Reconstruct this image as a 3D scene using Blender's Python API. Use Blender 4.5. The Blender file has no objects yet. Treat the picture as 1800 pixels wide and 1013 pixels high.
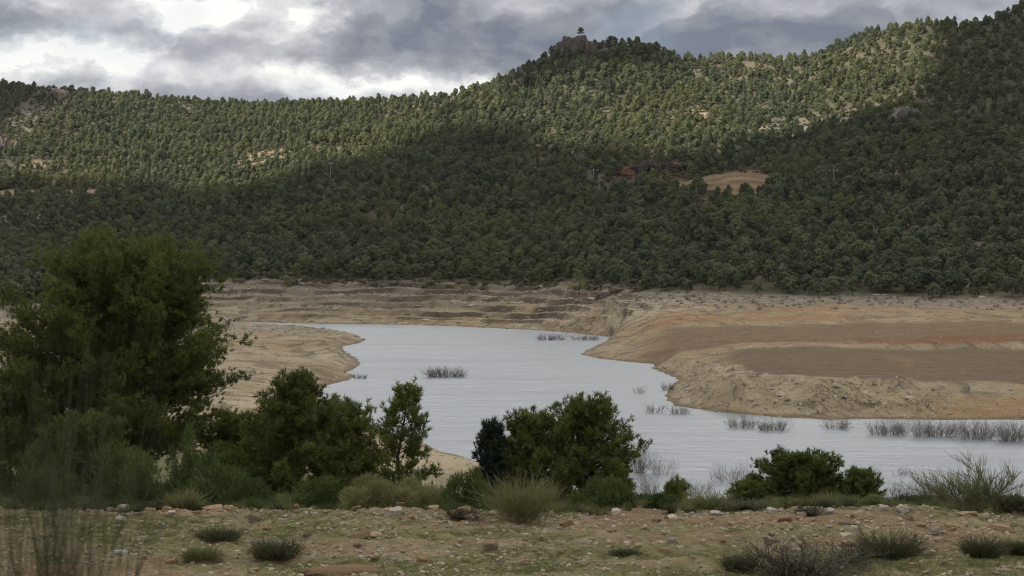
import bpy, bmesh, math, random
import numpy as np
from mathutils import Vector

SC = bpy.context.scene
COL = SC.collection
R = math.radians

# ------------------------------------------------------------------ camera
FPX = 2855.0                       # focal length in pixels of the 1800 px wide photograph
CAM = np.array([0.0, 0.0, 25.0])   # 25 m above the water
PITCH = R(0.73)
cd = bpy.data.cameras.new('camera')
cam = bpy.data.objects.new('camera', cd)
COL.objects.link(cam)
cam.location = CAM
cam.rotation_euler = (R(90) - PITCH, 0, 0)
cd.sensor_width = 36.0
cd.lens = FPX / 1800 * 36.0
cd.clip_start = 0.1
cd.clip_end = 12000
cd.dof.use_dof = True
cd.dof.focus_distance = 150.0
cd.dof.aperture_fstop = 4.8
SC.camera = cam

SC.view_settings.view_transform = 'Standard'
SC.view_settings.look = 'None'
SC.view_settings.exposure = 0.3
SC.view_settings.gamma = 1.0
SC.cycles.use_denoising = True
SC.cycles.denoising_prefilter = 'NONE'
SC.cycles.filter_width = 1.15
SC.cycles.max_bounces = 6
SC.cycles.diffuse_bounces = 3
SC.cycles.glossy_bounces = 2
SC.cycles.transmission_bounces = 4
SC.cycles.transparent_max_bounces = 6
SC.cycles.caustics_reflective = False
SC.cycles.caustics_refractive = False
SC.cycles.sample_clamp_indirect = 4.0

# ------------------------------------------------------------------ sun
SUN = np.array([-0.70, -0.36, 0.62])
SUN /= np.linalg.norm(SUN)
sd = bpy.data.lights.new('sun', 'SUN')
sun = bpy.data.objects.new('sun', sd)
COL.objects.link(sun)
sd.energy = 5.0
sd.angle = R(1.5)
sd.color = (1.0, 0.95, 0.87)
sun.location = (-300, -150, 400)
sun.rotation_euler = Vector(-SUN).to_track_quat('-Z', 'Y').to_euler()
SUN_EL = math.asin(SUN[2])
SUN_AZ = math.atan2(SUN[0], SUN[1])


# ------------------------------------------------------------------ node helper
class NT:
    def __init__(s, tree):
        s.t = tree
        s.t.nodes.clear()

    def n(s, typ, **kw):
        nd = s.t.nodes.new(typ)
        for k, v in kw.items():
            setattr(nd, k, v)
        return nd

    def l(s, a, b):
        s.t.links.new(a, b)

    def put(s, sock, v):
        if isinstance(v, bpy.types.NodeSocket):
            s.l(v, sock)
        elif v is not None:
            sock.default_value = v

    def m(s, op, a, b=None, c=None, clamp=False):
        nd = s.n('ShaderNodeMath', operation=op, use_clamp=clamp)
        for i, v in enumerate((a, b, c)):
            s.put(nd.inputs[i], v)
        return nd.outputs[0]

    def vm(s, op, a, b=None, scale=None):
        nd = s.n('ShaderNodeVectorMath', operation=op)
        s.put(nd.inputs[0], a)
        if b is not None:
            s.put(nd.inputs[1], b)
        if scale is not None:
            s.put(nd.inputs['Scale'], scale)
        return nd.outputs[0]

    def noise(s, vec, scale, detail=4, rough=0.55, dist=0.0, color=False):
        nd = s.n('ShaderNodeTexNoise')
        s.put(nd.inputs['Vector'], vec)
        nd.inputs['Scale'].default_value = scale
        nd.inputs['Detail'].default_value = detail
        nd.inputs['Roughness'].default_value = rough
        nd.inputs['Distortion'].default_value = dist
        return nd.outputs['Color' if color else 'Fac']

    def ramp(s, fac, stops, interp='LINEAR'):
        nd = s.n('ShaderNodeValToRGB')
        cr = nd.color_ramp
        cr.interpolation = interp
        while len(cr.elements) < len(stops):
            cr.elements.new(0.5)
        for e, (p, c) in zip(cr.elements, stops):
            e.position = p
            e.color = (*c, 1) if len(c) == 3 else c
        s.put(nd.inputs[0], fac)
        return nd.outputs[0]

    def rng(s, v, a, b, c=0.0, d=1.0):
        nd = s.n('ShaderNodeMapRange', interpolation_type='SMOOTHSTEP')
        s.put(nd.inputs[0], v)
        for i, x in enumerate((a, b, c, d)):
            nd.inputs[i + 1].default_value = x
        return nd.outputs[0]

    def mix(s, fac, a, b, mode='MIX'):
        nd = s.n('ShaderNodeMix', data_type='RGBA', blend_type=mode)
        s.put(nd.inputs[0], fac)
        for i, v in ((6, a), (7, b)):
            if isinstance(v, tuple):
                v = (*v, 1) if len(v) == 3 else v
            s.put(nd.inputs[i], v)
        return nd.outputs[2]

    def comb(s, x, y, z):
        nd = s.n('ShaderNodeCombineXYZ')
        for i, v in enumerate((x, y, z)):
            s.put(nd.inputs[i], v)
        return nd.outputs[0]

    def sep(s, v):
        nd = s.n('ShaderNodeSeparateXYZ')
        s.put(nd.inputs[0], v)
        return nd.outputs


# ------------------------------------------------------------------ world: Nishita sky seen through broken cloud
world = bpy.data.worlds.new('World')
SC.world = world
world.use_nodes = True
w = NT(world.node_tree)
wout = w.n('ShaderNodeOutputWorld')
bg = w.n('ShaderNodeBackground')
w.l(bg.outputs[0], wout.inputs[0])
sky = w.n('ShaderNodeTexSky', sky_type='NISHITA')
sky.sun_disc = False
sky.sun_elevation = SUN_EL
sky.sun_rotation = SUN_AZ
sky.altitude = 500
tc = w.n('ShaderNodeTexCoord')
D3 = tc.outputs['Generated']
sx, sy, sz = w.sep(D3)
az = w.m('ARCTAN2', sx, sy)
el = w.m('ARCSINE', sz)
# clouds are long and flat-bottomed near the horizon
squash = w.comb(w.m('MULTIPLY', sx, 9.0), w.m('MULTIPLY', sy, 9.0), w.m('MULTIPLY', sz, 16.0))
warp = w.noise(squash, 1.3, 6, 0.62, 0.0, True)
wx, wy, wz = w.sep(w.vm('SUBTRACT', warp, (0.5, 0.5, 0.5)))
azw = w.m('ADD', az, w.m('MULTIPLY', wx, 0.16))
elw = w.m('ADD', el, w.m('MULTIPLY', wz, 0.07))


def blob(px, py, rx, ry, amp):
    a = w.m('DIVIDE', w.m('SUBTRACT', azw, math.atan((px - 900) / FPX)), rx / FPX)
    e = w.m('DIVIDE', w.m('SUBTRACT', elw, math.atan((470 - py) / FPX)), ry / FPX)
    q = w.m('ADD', w.m('MULTIPLY', a, a), w.m('MULTIPLY', e, e))
    return w.m('MULTIPLY', w.m('EXPONENT', w.m('MULTIPLY', q, -1.0)), amp)


BLOBS = [(345, 30, 80, 34, .75), (530, 45, 60, 45, .55), (80, 15, 130, 30, .16), (60, 118, 240, 26, .50),
         (420, 150, 260, 26, .25), (720, 158, 240, 32, .62), (1180, 6, 260, 20, .16), (1700, -10, 300, 30, .06),
         (830, 120, 90, 30, .15), (1290, 22, 200, 26, -.14), (1600, 20, 220, 40, -.16),
         (170, 70, 200, 22, -.20), (430, 95, 160, 28, -.06), (720, 70, 190, 42, -.34), (700, 132, 60, 14, -.2),
         (1000, 60, 220, 60, -.40), (1250, 90, 260, 45, -.34), (1480, 60, 200, 40, -.20), (640, 8, 170, 20, -.20)]
wv_ = w.vm('SCALE', w.vm('SUBTRACT', warp, (0.5, 0.5, 0.5)), None, 0.35)
sq1 = w.vm('ADD', squash, wv_)
puff = w.noise(sq1, 1.35, 8, 0.52)
puff_up = w.noise(w.vm('ADD', sq1, (0.0, 0.0, 0.15)), 1.35, 8, 0.52)
relief = w.m('MULTIPLY', w.m('SUBTRACT', puff, puff_up), 1.6)      # tops of the heaps are lit, undersides grey
body = w.rng(puff, .475, .535, .13, -.12)
b = w.m('ADD', w.m('ADD', 0.50, relief), w.m('ADD', body, w.m('MULTIPLY', w.m('SUBTRACT', w.noise(squash, 3.2, 7, 0.55), 0.5), 0.22)))
for q in BLOBS:
    b = w.m('ADD', b, blob(*q))
b = w.m('ADD', b, w.m('MULTIPLY', w.rng(el, 0.175, 0.27, 0.0, .42), w.rng(sy, -.3, .5, .45, 1.0)))     # sky lightened above the frame, most in front, to brighten the lake
ccol = w.ramp(b, [(0.0, (.19, .215, .27)), (0.22, (.285, .305, .345)), (0.45, (.41, .425, .46)),
                  (0.68, (.61, .62, .645)), (0.92, (.86, .855, .85)), (1.0, (1.0, .99, .96))])
ccol10 = w.vm('SCALE', ccol, None, w.m('ADD', 8.3, w.m('ADD', w.rng(el, .45, 1.2, 0, 4.5), w.m('MULTIPLY', w.m('MULTIPLY', w.rng(el, .172, .27, 0, 13.0), w.rng(el, .62, .38, 0, 1)), w.rng(sy, .15, .75, 0, 1)))))   # zenith raised; bright band ahead, above the frame, added to brighten the lake
gap = w.rng(w.noise(squash, 0.8, 3, 0.5), 0.30, 0.44, 0.80, 1.0)
w.l(w.mix(gap, sky.outputs[0], ccol10), bg.inputs[0])
bg.inputs[1].default_value = 0.1


# ------------------------------------------------------------------ numpy noise
def _h(ix, iy, seed):
    n = (ix.astype(np.int64) * 374761393 + iy.astype(np.int64) * 668265263 + seed * 1442695041) & 0xFFFFFFFF
    n = ((n ^ (n >> 13)) * 1274126177) & 0xFFFFFFFF
    n = n ^ (n >> 16)
    return (n & 0xFFFFFF) / float(0xFFFFFF)


def vnoise(x, y, seed=0):
    ix = np.floor(x); iy = np.floor(y)
    fx = x - ix; fy = y - iy
    fx = fx * fx * fx * (fx * (fx * 6 - 15) + 10)
    fy = fy * fy * fy * (fy * (fy * 6 - 15) + 10)
    a = _h(ix, iy, seed); b_ = _h(ix + 1, iy, seed); c = _h(ix, iy + 1, seed); d = _h(ix + 1, iy + 1, seed)
    return (a + (b_ - a) * fx) * (1 - fy) + (c + (d - c) * fx) * fy


def fbm(x, y, oct=4, seed=0, gain=0.5):
    x = np.asarray(x, float); y = np.asarray(y, float)
    s = np.zeros(np.broadcast(x, y).shape); a = 1.0; t = 0.0
    for i in range(oct):
        s = s + a * (vnoise(x * 2 ** i + 17.3 * i, y * 2 ** i - 9.1 * i, seed + i) * 2 - 1)
        t += a; a *= gain
    return s / t


def sstep(a, b_, x):
    t = np.clip((np.asarray(x, float) - a) / (b_ - a), 0, 1)
    return t * t * (3 - 2 * t)


# ------------------------------------------------------------------ projection helpers (photo pixels <-> world)
CP, SP = math.cos(PITCH), math.sin(PITCH)


def project(x, y, z):
    dz = np.asarray(z) - CAM[2]
    dep = y * CP - dz * SP
    up = y * SP + dz * CP
    dep = np.where(np.abs(dep) < 1e-3, 1e-3, dep)
    return 900 + FPX * x / dep, 506.5 - FPX * up / dep


def zat(py, d):          # height of the sight line of row py at distance d
    e = (506.5 - py) / FPX
    return 25.0 + d * (e * CP - SP) / (CP + e * SP)


# ------------------------------------------------------------------ lake outline (metres)
def P(px, py):
    d = 25.0 * FPX / (py - 470.0)
    return ((px - 900) / FPX * d, d)


LAKE = np.array([(420, 158), (200, 162), P(1800, 890), P(1500, 888), P(1150, 884), P(980, 860), P(860, 822), P(800, 800), P(770, 790),
                 (-24, 262), P(560, 700), P(566, 688), P(575, 678), P(625, 664), P(612, 656), P(636, 641), P(627, 630),
                 P(606, 616), P(602, 609), P(624, 605), P(640, 598), P(622, 588), P(600, 583), P(520, 575), P(440, 572.5),
                 P(400, 571.5), (-165, 712), (-172, 730), (-150, 752), P(420, 565.5), P(500, 568), P(620, 570), P(700, 571), P(800, 573.5), P(870, 577),
                 P(950, 581), P(1010, 586), P(1072, 592), P(1066, 600), P(1040, 612), P(1020, 623), P(1055, 631), P(1100, 636), P(1150, 640),
                 P(1150, 650), P(1190, 665), P(1180, 680), P(1163, 694), P(1190, 714), P(1240, 722), P(1300, 728.5), P(1380, 734), P(1450, 738),
                 P(1550, 737), P(1650, 738), P(1800, 738.5), (180, 262), (420, 268)], float)


def lake_sdf(x, y):
    """distance to the waterline, positive on land"""
    x = np.asarray(x, float).ravel(); y = np.asarray(y, float).ravel()
    out = np.full(x.shape, 1e9)
    inside = np.zeros(x.shape, bool)
    A = LAKE; B = np.roll(LAKE, -1, 0)
    for (ax, ay), (bx, by) in zip(A, B):
        vx, vy = bx - ax, by - ay
        t = np.clip(((x - ax) * vx + (y - ay) * vy) / (vx * vx + vy * vy), 0, 1)
        out = np.minimum(out, np.hypot(x - ax - t * vx, y - ay - t * vy))
        if by != ay:
            c = ((ay > y) != (by > y)) & (x < vx * (y - ay) / vy + ax)
            inside ^= c
    return np.where(inside, -out, out)


# ------------------------------------------------------------------ land heights: profiles along bearings
def C(px, pts):
    """pts: (distance, z) or (distance, 'py', row)"""
    o = []
    for p in pts:
        o.append((p[0], zat(p[2], p[0]) if len(p) == 3 else p[1]))
    zc = o[-1][1]; dc = o[-1][0]
    o += [(dc + 25, zc - 1.5), (dc + 120, zc - 22), (dc + 400, max(20, zc - 90)), (dc + 1200, max(5, zc - 140)), (6000, 0)]
    return px, o


NEAR = [(-200, 23.4), (0, 23.4), (5, 23.0), (14, 20.9), (19, 20.55), (27, 20.5), (31, 20.42)]
SL_R = NEAR + [(33, 19.9), (45, 18.1), (60, 16.0), (100, 9.6), (140, 3.6), (168, 0.6)]
SL_L = NEAR + [(33, 20.0), (45, 18.4), (60, 16.6), (100, 11.5), (150, 7.5), (220, 5.5), (300, 4.6), (400, 4.0), (500, 2.6), (600, 1.6), (690, 0.8), (760, 1.5)]
SL_LL = NEAR + [(33, 20.0), (45, 18.4), (60, 16.8), (100, 12.5), (200, 8.5), (300, 7.0), (450, 6.0), (560, 7.5)]
y_ = 'py'
COLS = [
    C(-500, SL_LL + [(640, y_, 532), (760, y_, 480), (1000, y_, 415), (1200, y_, 335), (1400, y_, 240), (1600, y_, 140)]),
    C(0, SL_LL + [(640, y_, 536), (760, y_, 490), (1000, y_, 420), (1200, y_, 346), (1400, y_, 250), (1600, y_, 150)]),
    C(150, SL_LL + [(680, y_, 536), (790, y_, 500), (1000, y_, 425), (1200, y_, 346), (1400, y_, 258), (1600, y_, 163)]),
    C(300, SL_L + [(835, y_, 493), (1000, y_, 410), (1200, y_, 330), (1400, y_, 250), (1600, y_, 176)]),
    C(420, SL_L + [(812, y_, 493), (1000, y_, 395), (1200, y_, 315), (1400, y_, 250), (1600, y_, 183)]),
    C(560, NEAR + [(33, 20), (45, 18.3), (60, 16.2), (100, 10.5), (150, 6), (220, 3.2), (320, 1.5), (360, 1.5), (420, 1.5), (500, 2.4), (600, .8), (715, .5), (760, 8), (790, y_, 495), (1000, y_, 382), (1150, y_, 302), (1350, y_, 245), (1550, y_, 178)]),
    C(700, NEAR + [(33, 20), (45, 18.2), (60, 16.1), (100, 10), (150, 5), (200, 1.5), (260, .5), (705, .5), (745, 7.5), (782, y_, 498), (950, y_, 392), (1100, y_, 308), (1300, y_, 236), (1500, y_, 174)]),
    C(800, NEAR + [(33, 20), (45, 18.1), (60, 16), (100, 9.7), (150, 4.2), (173, 2.2), (214, .4), (693, .4), (735, 8), (772, y_, 500), (950, y_, 384), (1100, y_, 294), (1300, y_, 220), (1450, y_, 164)]),
    C(900, SL_R + [(660, .4), (720, 10), (760, y_, 502), (930, y_, 388), (1100, y_, 284), (1250, y_, 205), (1350, y_, 152), (1400, y_, 130)]),
    C(960, SL_R + [(640, .4), (700, 10), (745, y_, 505), (920, y_, 388), (1090, y_, 282), (1230, y_, 195), (1310, y_, 128), (1345, y_, 90)]),
    C(1020, SL_R + [(612, .4), (650, 8), (700, y_, 508), (900, y_, 390), (1080, y_, 283), (1220, y_, 190), (1300, y_, 134), (1340, y_, 78)]),
    C(1070, SL_R + [(520, .4), (575, 3), (600, 7), (665, y_, 510), (890, y_, 390), (1070, y_, 282), (1210, y_, 192), (1300, y_, 134), (1340, y_, 80)]),
    C(1120, SL_R + [(426, .3), (483, 3), (517, 6), (571, 11), (640, y_, 513), (880, y_, 390), (1060, y_, 280), (1200, y_, 195), (1300, y_, 134), (1340, y_, 74)]),
    C(1165, SL_R + [(385, .3), (430, 3), (470, 6), (550, 11), (630, y_, 515), (870, y_, 390), (1050, y_, 282), (1200, y_, 192), (1300, y_, 138), (1340, y_, 80)]),
    C(1185, SL_R + [(372, .3), (405, 2.5), (445, 5.3), (542, 10.8), (625, y_, 515), (866, y_, 390), (1045, y_, 283), (1200, y_, 190), (1300, y_, 140), (1345, y_, 106)]),
    C(1200, SL_R + [(366, .4), (386, 2), (428, 4), (467, 7), (535, 10.5), (620, y_, 516), (860, y_, 390), (1040, y_, 285), (1200, y_, 186), (1350, y_, 116)]),
    C(1300, SL_R + [(276, .4), (288, 4.6), (294, 5.3), (302, 5.0), (401, 5.0), (405, 5.7), (470, 7.2), (505, 8.4), (533, 11), (597, y_, 520), (830, y_, 392), (1000, y_, 305), (1150, y_, 225), (1280, y_, 145), (1350, y_, 98)]),
    C(1450, SL_R + [(267, .4), (284, 3.6), (292, 5.1), (300, 4.9), (398, 5.0), (402, 6.0), (440, 7.0), (477, 8.2), (498, 11.2), (582, y_, 523), (790, y_, 402), (960, y_, 305), (1100, y_, 225), (1220, y_, 145), (1300, y_, 90)]),
    C(1520, SL_R + [(267, .4), (284, 2.6), (293, 4.7), (300, 4.6), (399, 4.8), (403, 6.0), (440, 7.0), (475, 8.3), (505, 11.3), (578, y_, 525), (780, y_, 402), (945, y_, 302), (1080, y_, 215), (1200, y_, 130), (1275, y_, 54)]),
    C(1600, SL_R + [(267, .4), (285, 1.7), (295, 4.3), (303, 4.3), (400, 4.7), (404, 6.1), (440, 7.0), (474, 8.3), (514, 11.4), (575, y_, 526), (770, y_, 402), (930, y_, 304), (1060, y_, 214), (1180, y_, 125), (1250, y_, 38)]),
    C(1800, SL_R + [(265, .4), (280, 1.5), (297, 4.2), (305, 4.2), (400, 4.7), (404, 6.1), (440, 7.0), (474, 8.4), (514, 11), (566, y_, 530), (750, y_, 402), (900, y_, 294), (1020, y_, 192), (1120, y_, 95), (1180, y_, 4)]),
    C(2300, SL_R + [(262, .4), (280, 1.5), (297, 4.2), (305, 4.2), (400, 4.8), (404, 6.1), (440, 7.0), (474, 8.4), (514, 11), (560, y_, 530), (740, y_, 400), (890, y_, 290), (1010, y_, 180), (1100, y_, 85), (1160, y_, -36)]),
]
PXG = np.arange(-900, 2900.1, 20.0)
DG = np.arange(-200, 4000.1, 1.0)
tab = np.array([np.interp(DG, [p[0] for p in c[1]], [p[1] for p in c[1]]) for c in COLS])
cpx = np.array([c[0] for c in COLS], float)
ZG = np.empty((len(PXG), len(DG)))
for j in range(len(DG)):
    ZG[:, j] = np.interp(PXG, cpx, tab[:, j])
k = np.exp(-np.arange(-3, 4) ** 2 / (2 * 1.3 ** 2)); k /= k.sum()
zp = np.pad(ZG, ((3, 3), (0, 0)), 'edge')
ZG = sum(k[i] * zp[i:i + len(PXG)] for i in range(7))
far = np.cumsum(np.pad(ZG, ((0, 0), (15, 15)), 'edge'), 1)      # soften the kinks on the hillside
sm = (far[:, 30:] - far[:, :-30]) / 30.0
sm = np.concatenate([sm, ZG[:, -1:]], 1)[:, :len(DG)]
wfar = sstep(700, 900, DG)[None, :]
ZG = ZG * (1 - wfar) + sm * wfar
TREELINE = (np.array([-900, 0, 150, 240, 300, 420, 560, 700, 800, 900, 960, 1020, 1120, 1200, 1300, 1450, 1600, 1800, 2900]),
            np.array([640, 640, 690, 800, 832, 812, 790, 782, 772, 760, 745, 705, 640, 620, 597, 582, 575, 566, 560], float))
CREST = (cpx, np.array([c[1][-6][0] for c in COLS], float))


def bearing(x, y):
    return 900 + FPX * x / np.maximum(y, 30.0)


def treeline(x, y):
    return np.interp(bearing(x, y), *TREELINE)


def land(x, y):
    px = np.clip(bearing(x, y), PXG[0], PXG[-1] - 1); d = np.clip(y, DG[0], DG[-1] - 1)
    fi = (px - PXG[0]) / 20.0; fj = d - DG[0]
    i = fi.astype(int); j = fj.astype(int)
    fi = fi - i; fj = fj - j
    return (ZG[i, j] * (1 - fi) + ZG[i + 1, j] * fi) * (1 - fj) + (ZG[i, j + 1] * (1 - fi) + ZG[i + 1, j + 1] * fi) * fj


def zones(x, y, s):
    """soft masks of the kinds of ground"""
    px = bearing(x, y); tl = np.interp(px, *TREELINE)
    n = fbm(x / 14, y / 14, 3, 71) * 12
    hill = sstep(-6, 14, y - tl)
    edge = np.interp(px, [1180, 1290, 1330, 1420, 1900], [430, 345, 305, 294, 294]) + n * .3
    flat = sstep(0, 4, y - edge) * sstep(402, 398, y + n * .1) * sstep(1240, 1310, px + n * 1.2)
    rim = .6 * np.exp(-((y - 402 + n * .12) / 1.4) ** 2) * sstep(1150, 1290, px)
    red = sstep(403, 406, y + n * .15) * sstep(np.interp(px, [1100, 1600, 1660, 1800], [424, 424, 445, 450]), np.interp(px, [1100, 1600, 1660, 1800], [412, 412, 425, 428]), y + n * .5) * sstep(1080, 1180, px)
    upper = sstep(408, 416, y + n * .2) * sstep(486, 470, y + n) * sstep(1050, 1200, px)
    be_ = np.interp(px, [1000, 1060, 1180, 1290, 1330, 1420, 1900], [470, 452, 405, 330, 300, 292, 292])
    bluff = sstep(.8, 2.5, s) * sstep(be_ + 6, be_ - 4, y + n * .5) * sstep(1020, 1090, px) * sstep(255, 262, y) * sstep(1740, 1560, px + n * 6) * (.45 + .55 * sstep(1130, 1240, px))
    return dict(hill=hill, flat=flat, rim=rim, red=red, upper=upper, bluff=bluff, tl=tl, px=px)


def H(x, y, full=False):
    shp = np.shape(x)
    x = np.asarray(x, float).ravel(); y = np.asarray(y, float).ravel()
    s = lake_sdf(x, y)
    s = s + fbm(x / 13, y / 13, 3, 5) * np.clip(np.abs(y) / 300, .3, 1.2) * 1.6 * sstep(0, 1, np.abs(s) / 60 + .4) + .9 * fbm(x / 3.5, y / 5, 2, 6)
    z = land(x, y)
    zn = zones(x, y, s)
    shore = (1 - zn['hill']) * sstep(190, 240, y) * (1 - zn['flat']) * (1 - .8 * zn['upper'])
    # banks left by the falling water: bedding ledges, gullies and rubble
    warp_ = fbm(x / 30, y / 30, 3, 31) * 2.4
    farb = sstep(520, 600, y) * (1 - sstep(1080, 1250, zn['px']))
    step = 2.9
    q = (z + warp_ * .6) / step
    fr = q - np.floor(q)
    led = (sstep(.70, .92, fr) - fr) * step
    z = z + shore * farb * led * .95 * sstep(.5, 4, z) * (0.35 + .65 * sstep(-.25, .3, fbm(x / 45, y / 25, 3, 77)))
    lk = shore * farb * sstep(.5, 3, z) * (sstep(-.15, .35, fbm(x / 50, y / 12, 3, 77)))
    zn['crack_and_shade'] = lk * sstep(.62, .74, fr) * sstep(1.0, .93, fr)  # ledge risers: undercut shade painted in together with the dark strata
    sv = x * .62 + y * .16 + fbm(x / 16, y / 22, 3, 47) * 5.0
    sf = (sv / 5.2) % 1.0
    sk = shore * (1 - farb) * (1 - zn['bluff']) * sstep(-.3, .3, fbm(x / 28, y / 34, 3, 48))
    z = z + sk * (sf - .5) * .55
    zn['crack_and_shade'] = zn['crack_and_shade'] + sk * .55 * sstep(.80, .95, sf)
    rub = fbm(x / 5, y / 5, 4, 41)
    z = z + shore * (.28 * rub + .5 * fbm(x / 22, y / 22, 3, 43)) * sstep(0, 8, s)
    # tilted slabs of the bluff
    bw = fbm(x / 12, y / 12, 4, 51)
    v = (x * .80 + y * .42 + bw * 6.5)
    fr = (v / 2.3) % 1.0
    bm1 = sstep(-.25, .25, fbm(x / 6, y / 9, 3, 55)); bm2 = sstep(.0, .45, fbm(x / 7, y / 7, 3, 57))
    v2 = ((x * -.25 + y * .97) + fbm(x / 8, y / 8, 4, 53) * 5.0)
    fr2 = (v2 / 3.3) % 1.0
    z = z + zn['bluff'] * ((fr ** 1.6 - .4) * 1.15 * bm1 + (fr2 ** 2 - .33) * 1.1 * bm2 + rub * .55 + .35 * fbm(x / 1.6, y / 1.6, 2, 59))
    zn['crack_and_shade'] = zn['crack_and_shade'] + zn['bluff'] * (.62 * bm1 * sstep(.86, .96, fr) + .55 * bm2 * sstep(.87, .97, fr2) + .45 * sstep(.25, .55, -rub))
    # hillside relief
    crest = np.interp(zn['px'], *CREST)
    amp = zn['hill'] * sstep(0, 120, y - zn['tl']) * (1 - .6 * sstep(-260, 0, y - crest))
    z = z + amp * (6.0 * fbm(x / 130, y / 130, 3, 61) + 2.2 * fbm(x / 38, y / 38, 3, 63)) + zn['hill'] * .5 * fbm(x / 8, y / 8, 2, 65)
    # valleys that run up the left slope
    # near ground
    nr = sstep(60, 36, y)
    z = z + nr * sstep(10, 18, y) * (.10 * fbm(x / 3.0, y / 3.0, 3, 81) + .07 * fbm(x / .8, y / .8, 3, 83) + .10 * np.abs(fbm(x / .36, y / .36, 3, 85)))
    z = z + sstep(34, 50, y) * sstep(240, 170, y) * (.5 * fbm(x / 9, y / 9, 3, 87))
    z = z - .10 * sstep(29.0, 31.5, y + fbm(x / 2.5, y * 0, 2, 89) * 1.2) * nr
    zl = z * sstep(0, 7, s) + .10 * np.clip(s, 0, 7) * sstep(14, 4, s)
    zw = np.maximum(.16 * s, -6.0)
    z = np.where(s > 0, zl, zw)
    if full:
        zn['s'] = s
        return z.reshape(shp), zn
    return z.reshape(shp)


def Hs(x, y):
    return float(H(np.array([x]), np.array([y]))[0])


_T = np.concatenate([np.arange(18, 60, .25), np.arange(60, 300, 1.0), np.arange(300, 1900, 2.0)])


def at(px, py, dmin=18.0):
    """the ground point seen at a photo pixel"""
    e = (506.5 - py) / FPX
    sl = (e * CP - SP) / (CP + e * SP)
    t = _T[_T >= dmin]
    x = (px - 900) / FPX * t * (CP - SP * sl) if False else (px - 900) / FPX * t
    z = np.maximum(H(x, t), 0.0 if dmin < 600 else -9)
    hit = np.nonzero(z >= 25 + t * sl)[0]
    i = hit[0] if len(hit) else len(t) - 1
    return float(x[i]), float(t[i]), float(z[i])


def on(px, d):
    x = (px - 900) / FPX * d
    return x, d, Hs(x, d)


# ------------------------------------------------------------------ mesh helpers
def mesh(name, V, F, mat=None, smooth=False, attrs=None, mats=None, mi=None):
    """V (n,3); F: array (m,3)/(m,4) or a list of such arrays"""
    me = bpy.data.meshes.new(name)
    V = np.asarray(V, np.float32)
    Fs = [np.asarray(f, np.int32) for f in (F if isinstance(F, list) else [F]) if len(f)]
    me.vertices.add(len(V))
    me.vertices.foreach_set('co', V.ravel())
    loops = np.concatenate([f.ravel() for f in Fs])
    tot = np.concatenate([np.full(len(f), f.shape[1], np.int32) for f in Fs])
    st = np.concatenate([[0], np.cumsum(tot)[:-1]]).astype(np.int32)
    me.loops.add(len(loops))
    me.loops.foreach_set('vertex_index', loops)
    me.polygons.add(len(tot))
    me.polygons.foreach_set('loop_start', st)
    me.polygons.foreach_set('use_smooth', np.full(len(tot), smooth, bool))
    for m_ in (mats or ([mat] if mat else [])):
        me.materials.append(m_)
    if mi is not None:
        me.polygons.foreach_set('material_index', np.asarray(mi, np.int32))
    for k_, v in (attrs or {}).items():
        v = np.asarray(v, np.float32)
        if v.ndim == 2:
            a = me.attributes.new(k_, 'FLOAT_COLOR', 'POINT')
            a.data.foreach_set('color', np.concatenate([v, np.ones((len(v), 1), np.float32)], 1).ravel())
        else:
            a = me.attributes.new(k_, 'FLOAT', 'POINT')
            a.data.foreach_set('value', v)
    me.update(calc_edges=True)
    return me


def obj(name, me, parent=None, loc=None, rot=None, scale=None):
    o = bpy.data.objects.new(name, me)
    COL.objects.link(o)
    if parent:
        o.parent = parent
    if loc is not None:
        o.location = loc
    if rot is not None:
        o.rotation_euler = rot
    if scale is not None:
        o.scale = scale if isinstance(scale, (tuple, list)) else (scale,) * 3
    return o


def tag(o, label=None, cat=None, group=None, kind=None):
    for k_, v in (('label', label), ('category', cat), ('group', group), ('kind', kind)):
        if v:
            o[k_] = v
    return o


def thing(name, label, cat, loc, rz=0.0, group=None, scale=1.0):
    o = obj(name, None, None, loc, (0, 0, rz), scale)
    o.empty_display_size = 0.2
    return tag(o, label, cat, group)


def unit(v):
    return v / np.maximum(np.linalg.norm(v, axis=-1, keepdims=True), 1e-9)


def rvec(rs, n):
    return unit(rs.normal(size=(n, 3)))


def tubes(paths, radii, sides=5):
    """paths: list of (k,3); radii: list of (k,) -> V, F(quads)"""
    Vs, Fs, off = [], [], 0
    ang = np.arange(sides) * 2 * np.pi / sides
    for p, r in zip(paths, radii):
        p = np.asarray(p, float); k_ = len(p)
        t = unit(np.gradient(p, axis=0))
        ref = np.where(np.abs(t[:, 2:3]) > .9, np.array([[1., 0, 0]]), np.array([[0, 0, 1.]]))
        u = unit(np.cross(t, ref)); v = np.cross(t, u)
        ring = p[:, None] + (u[:, None] * np.cos(ang)[None, :, None] + v[:, None] * np.sin(ang)[None, :, None]) * np.asarray(r)[:, None, None]
        Vs.append(ring.reshape(-1, 3))
        i = np.arange(k_ - 1)[:, None] * sides; j = np.arange(sides)[None]
        jn = (j + 1) % sides
        f = np.stack([i + j, i + jn, i + sides + jn, i + sides + j], -1).reshape(-1, 4) + off
        Fs.append(f)
        off += k_ * sides
    return np.concatenate(Vs), np.concatenate(Fs)


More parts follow.
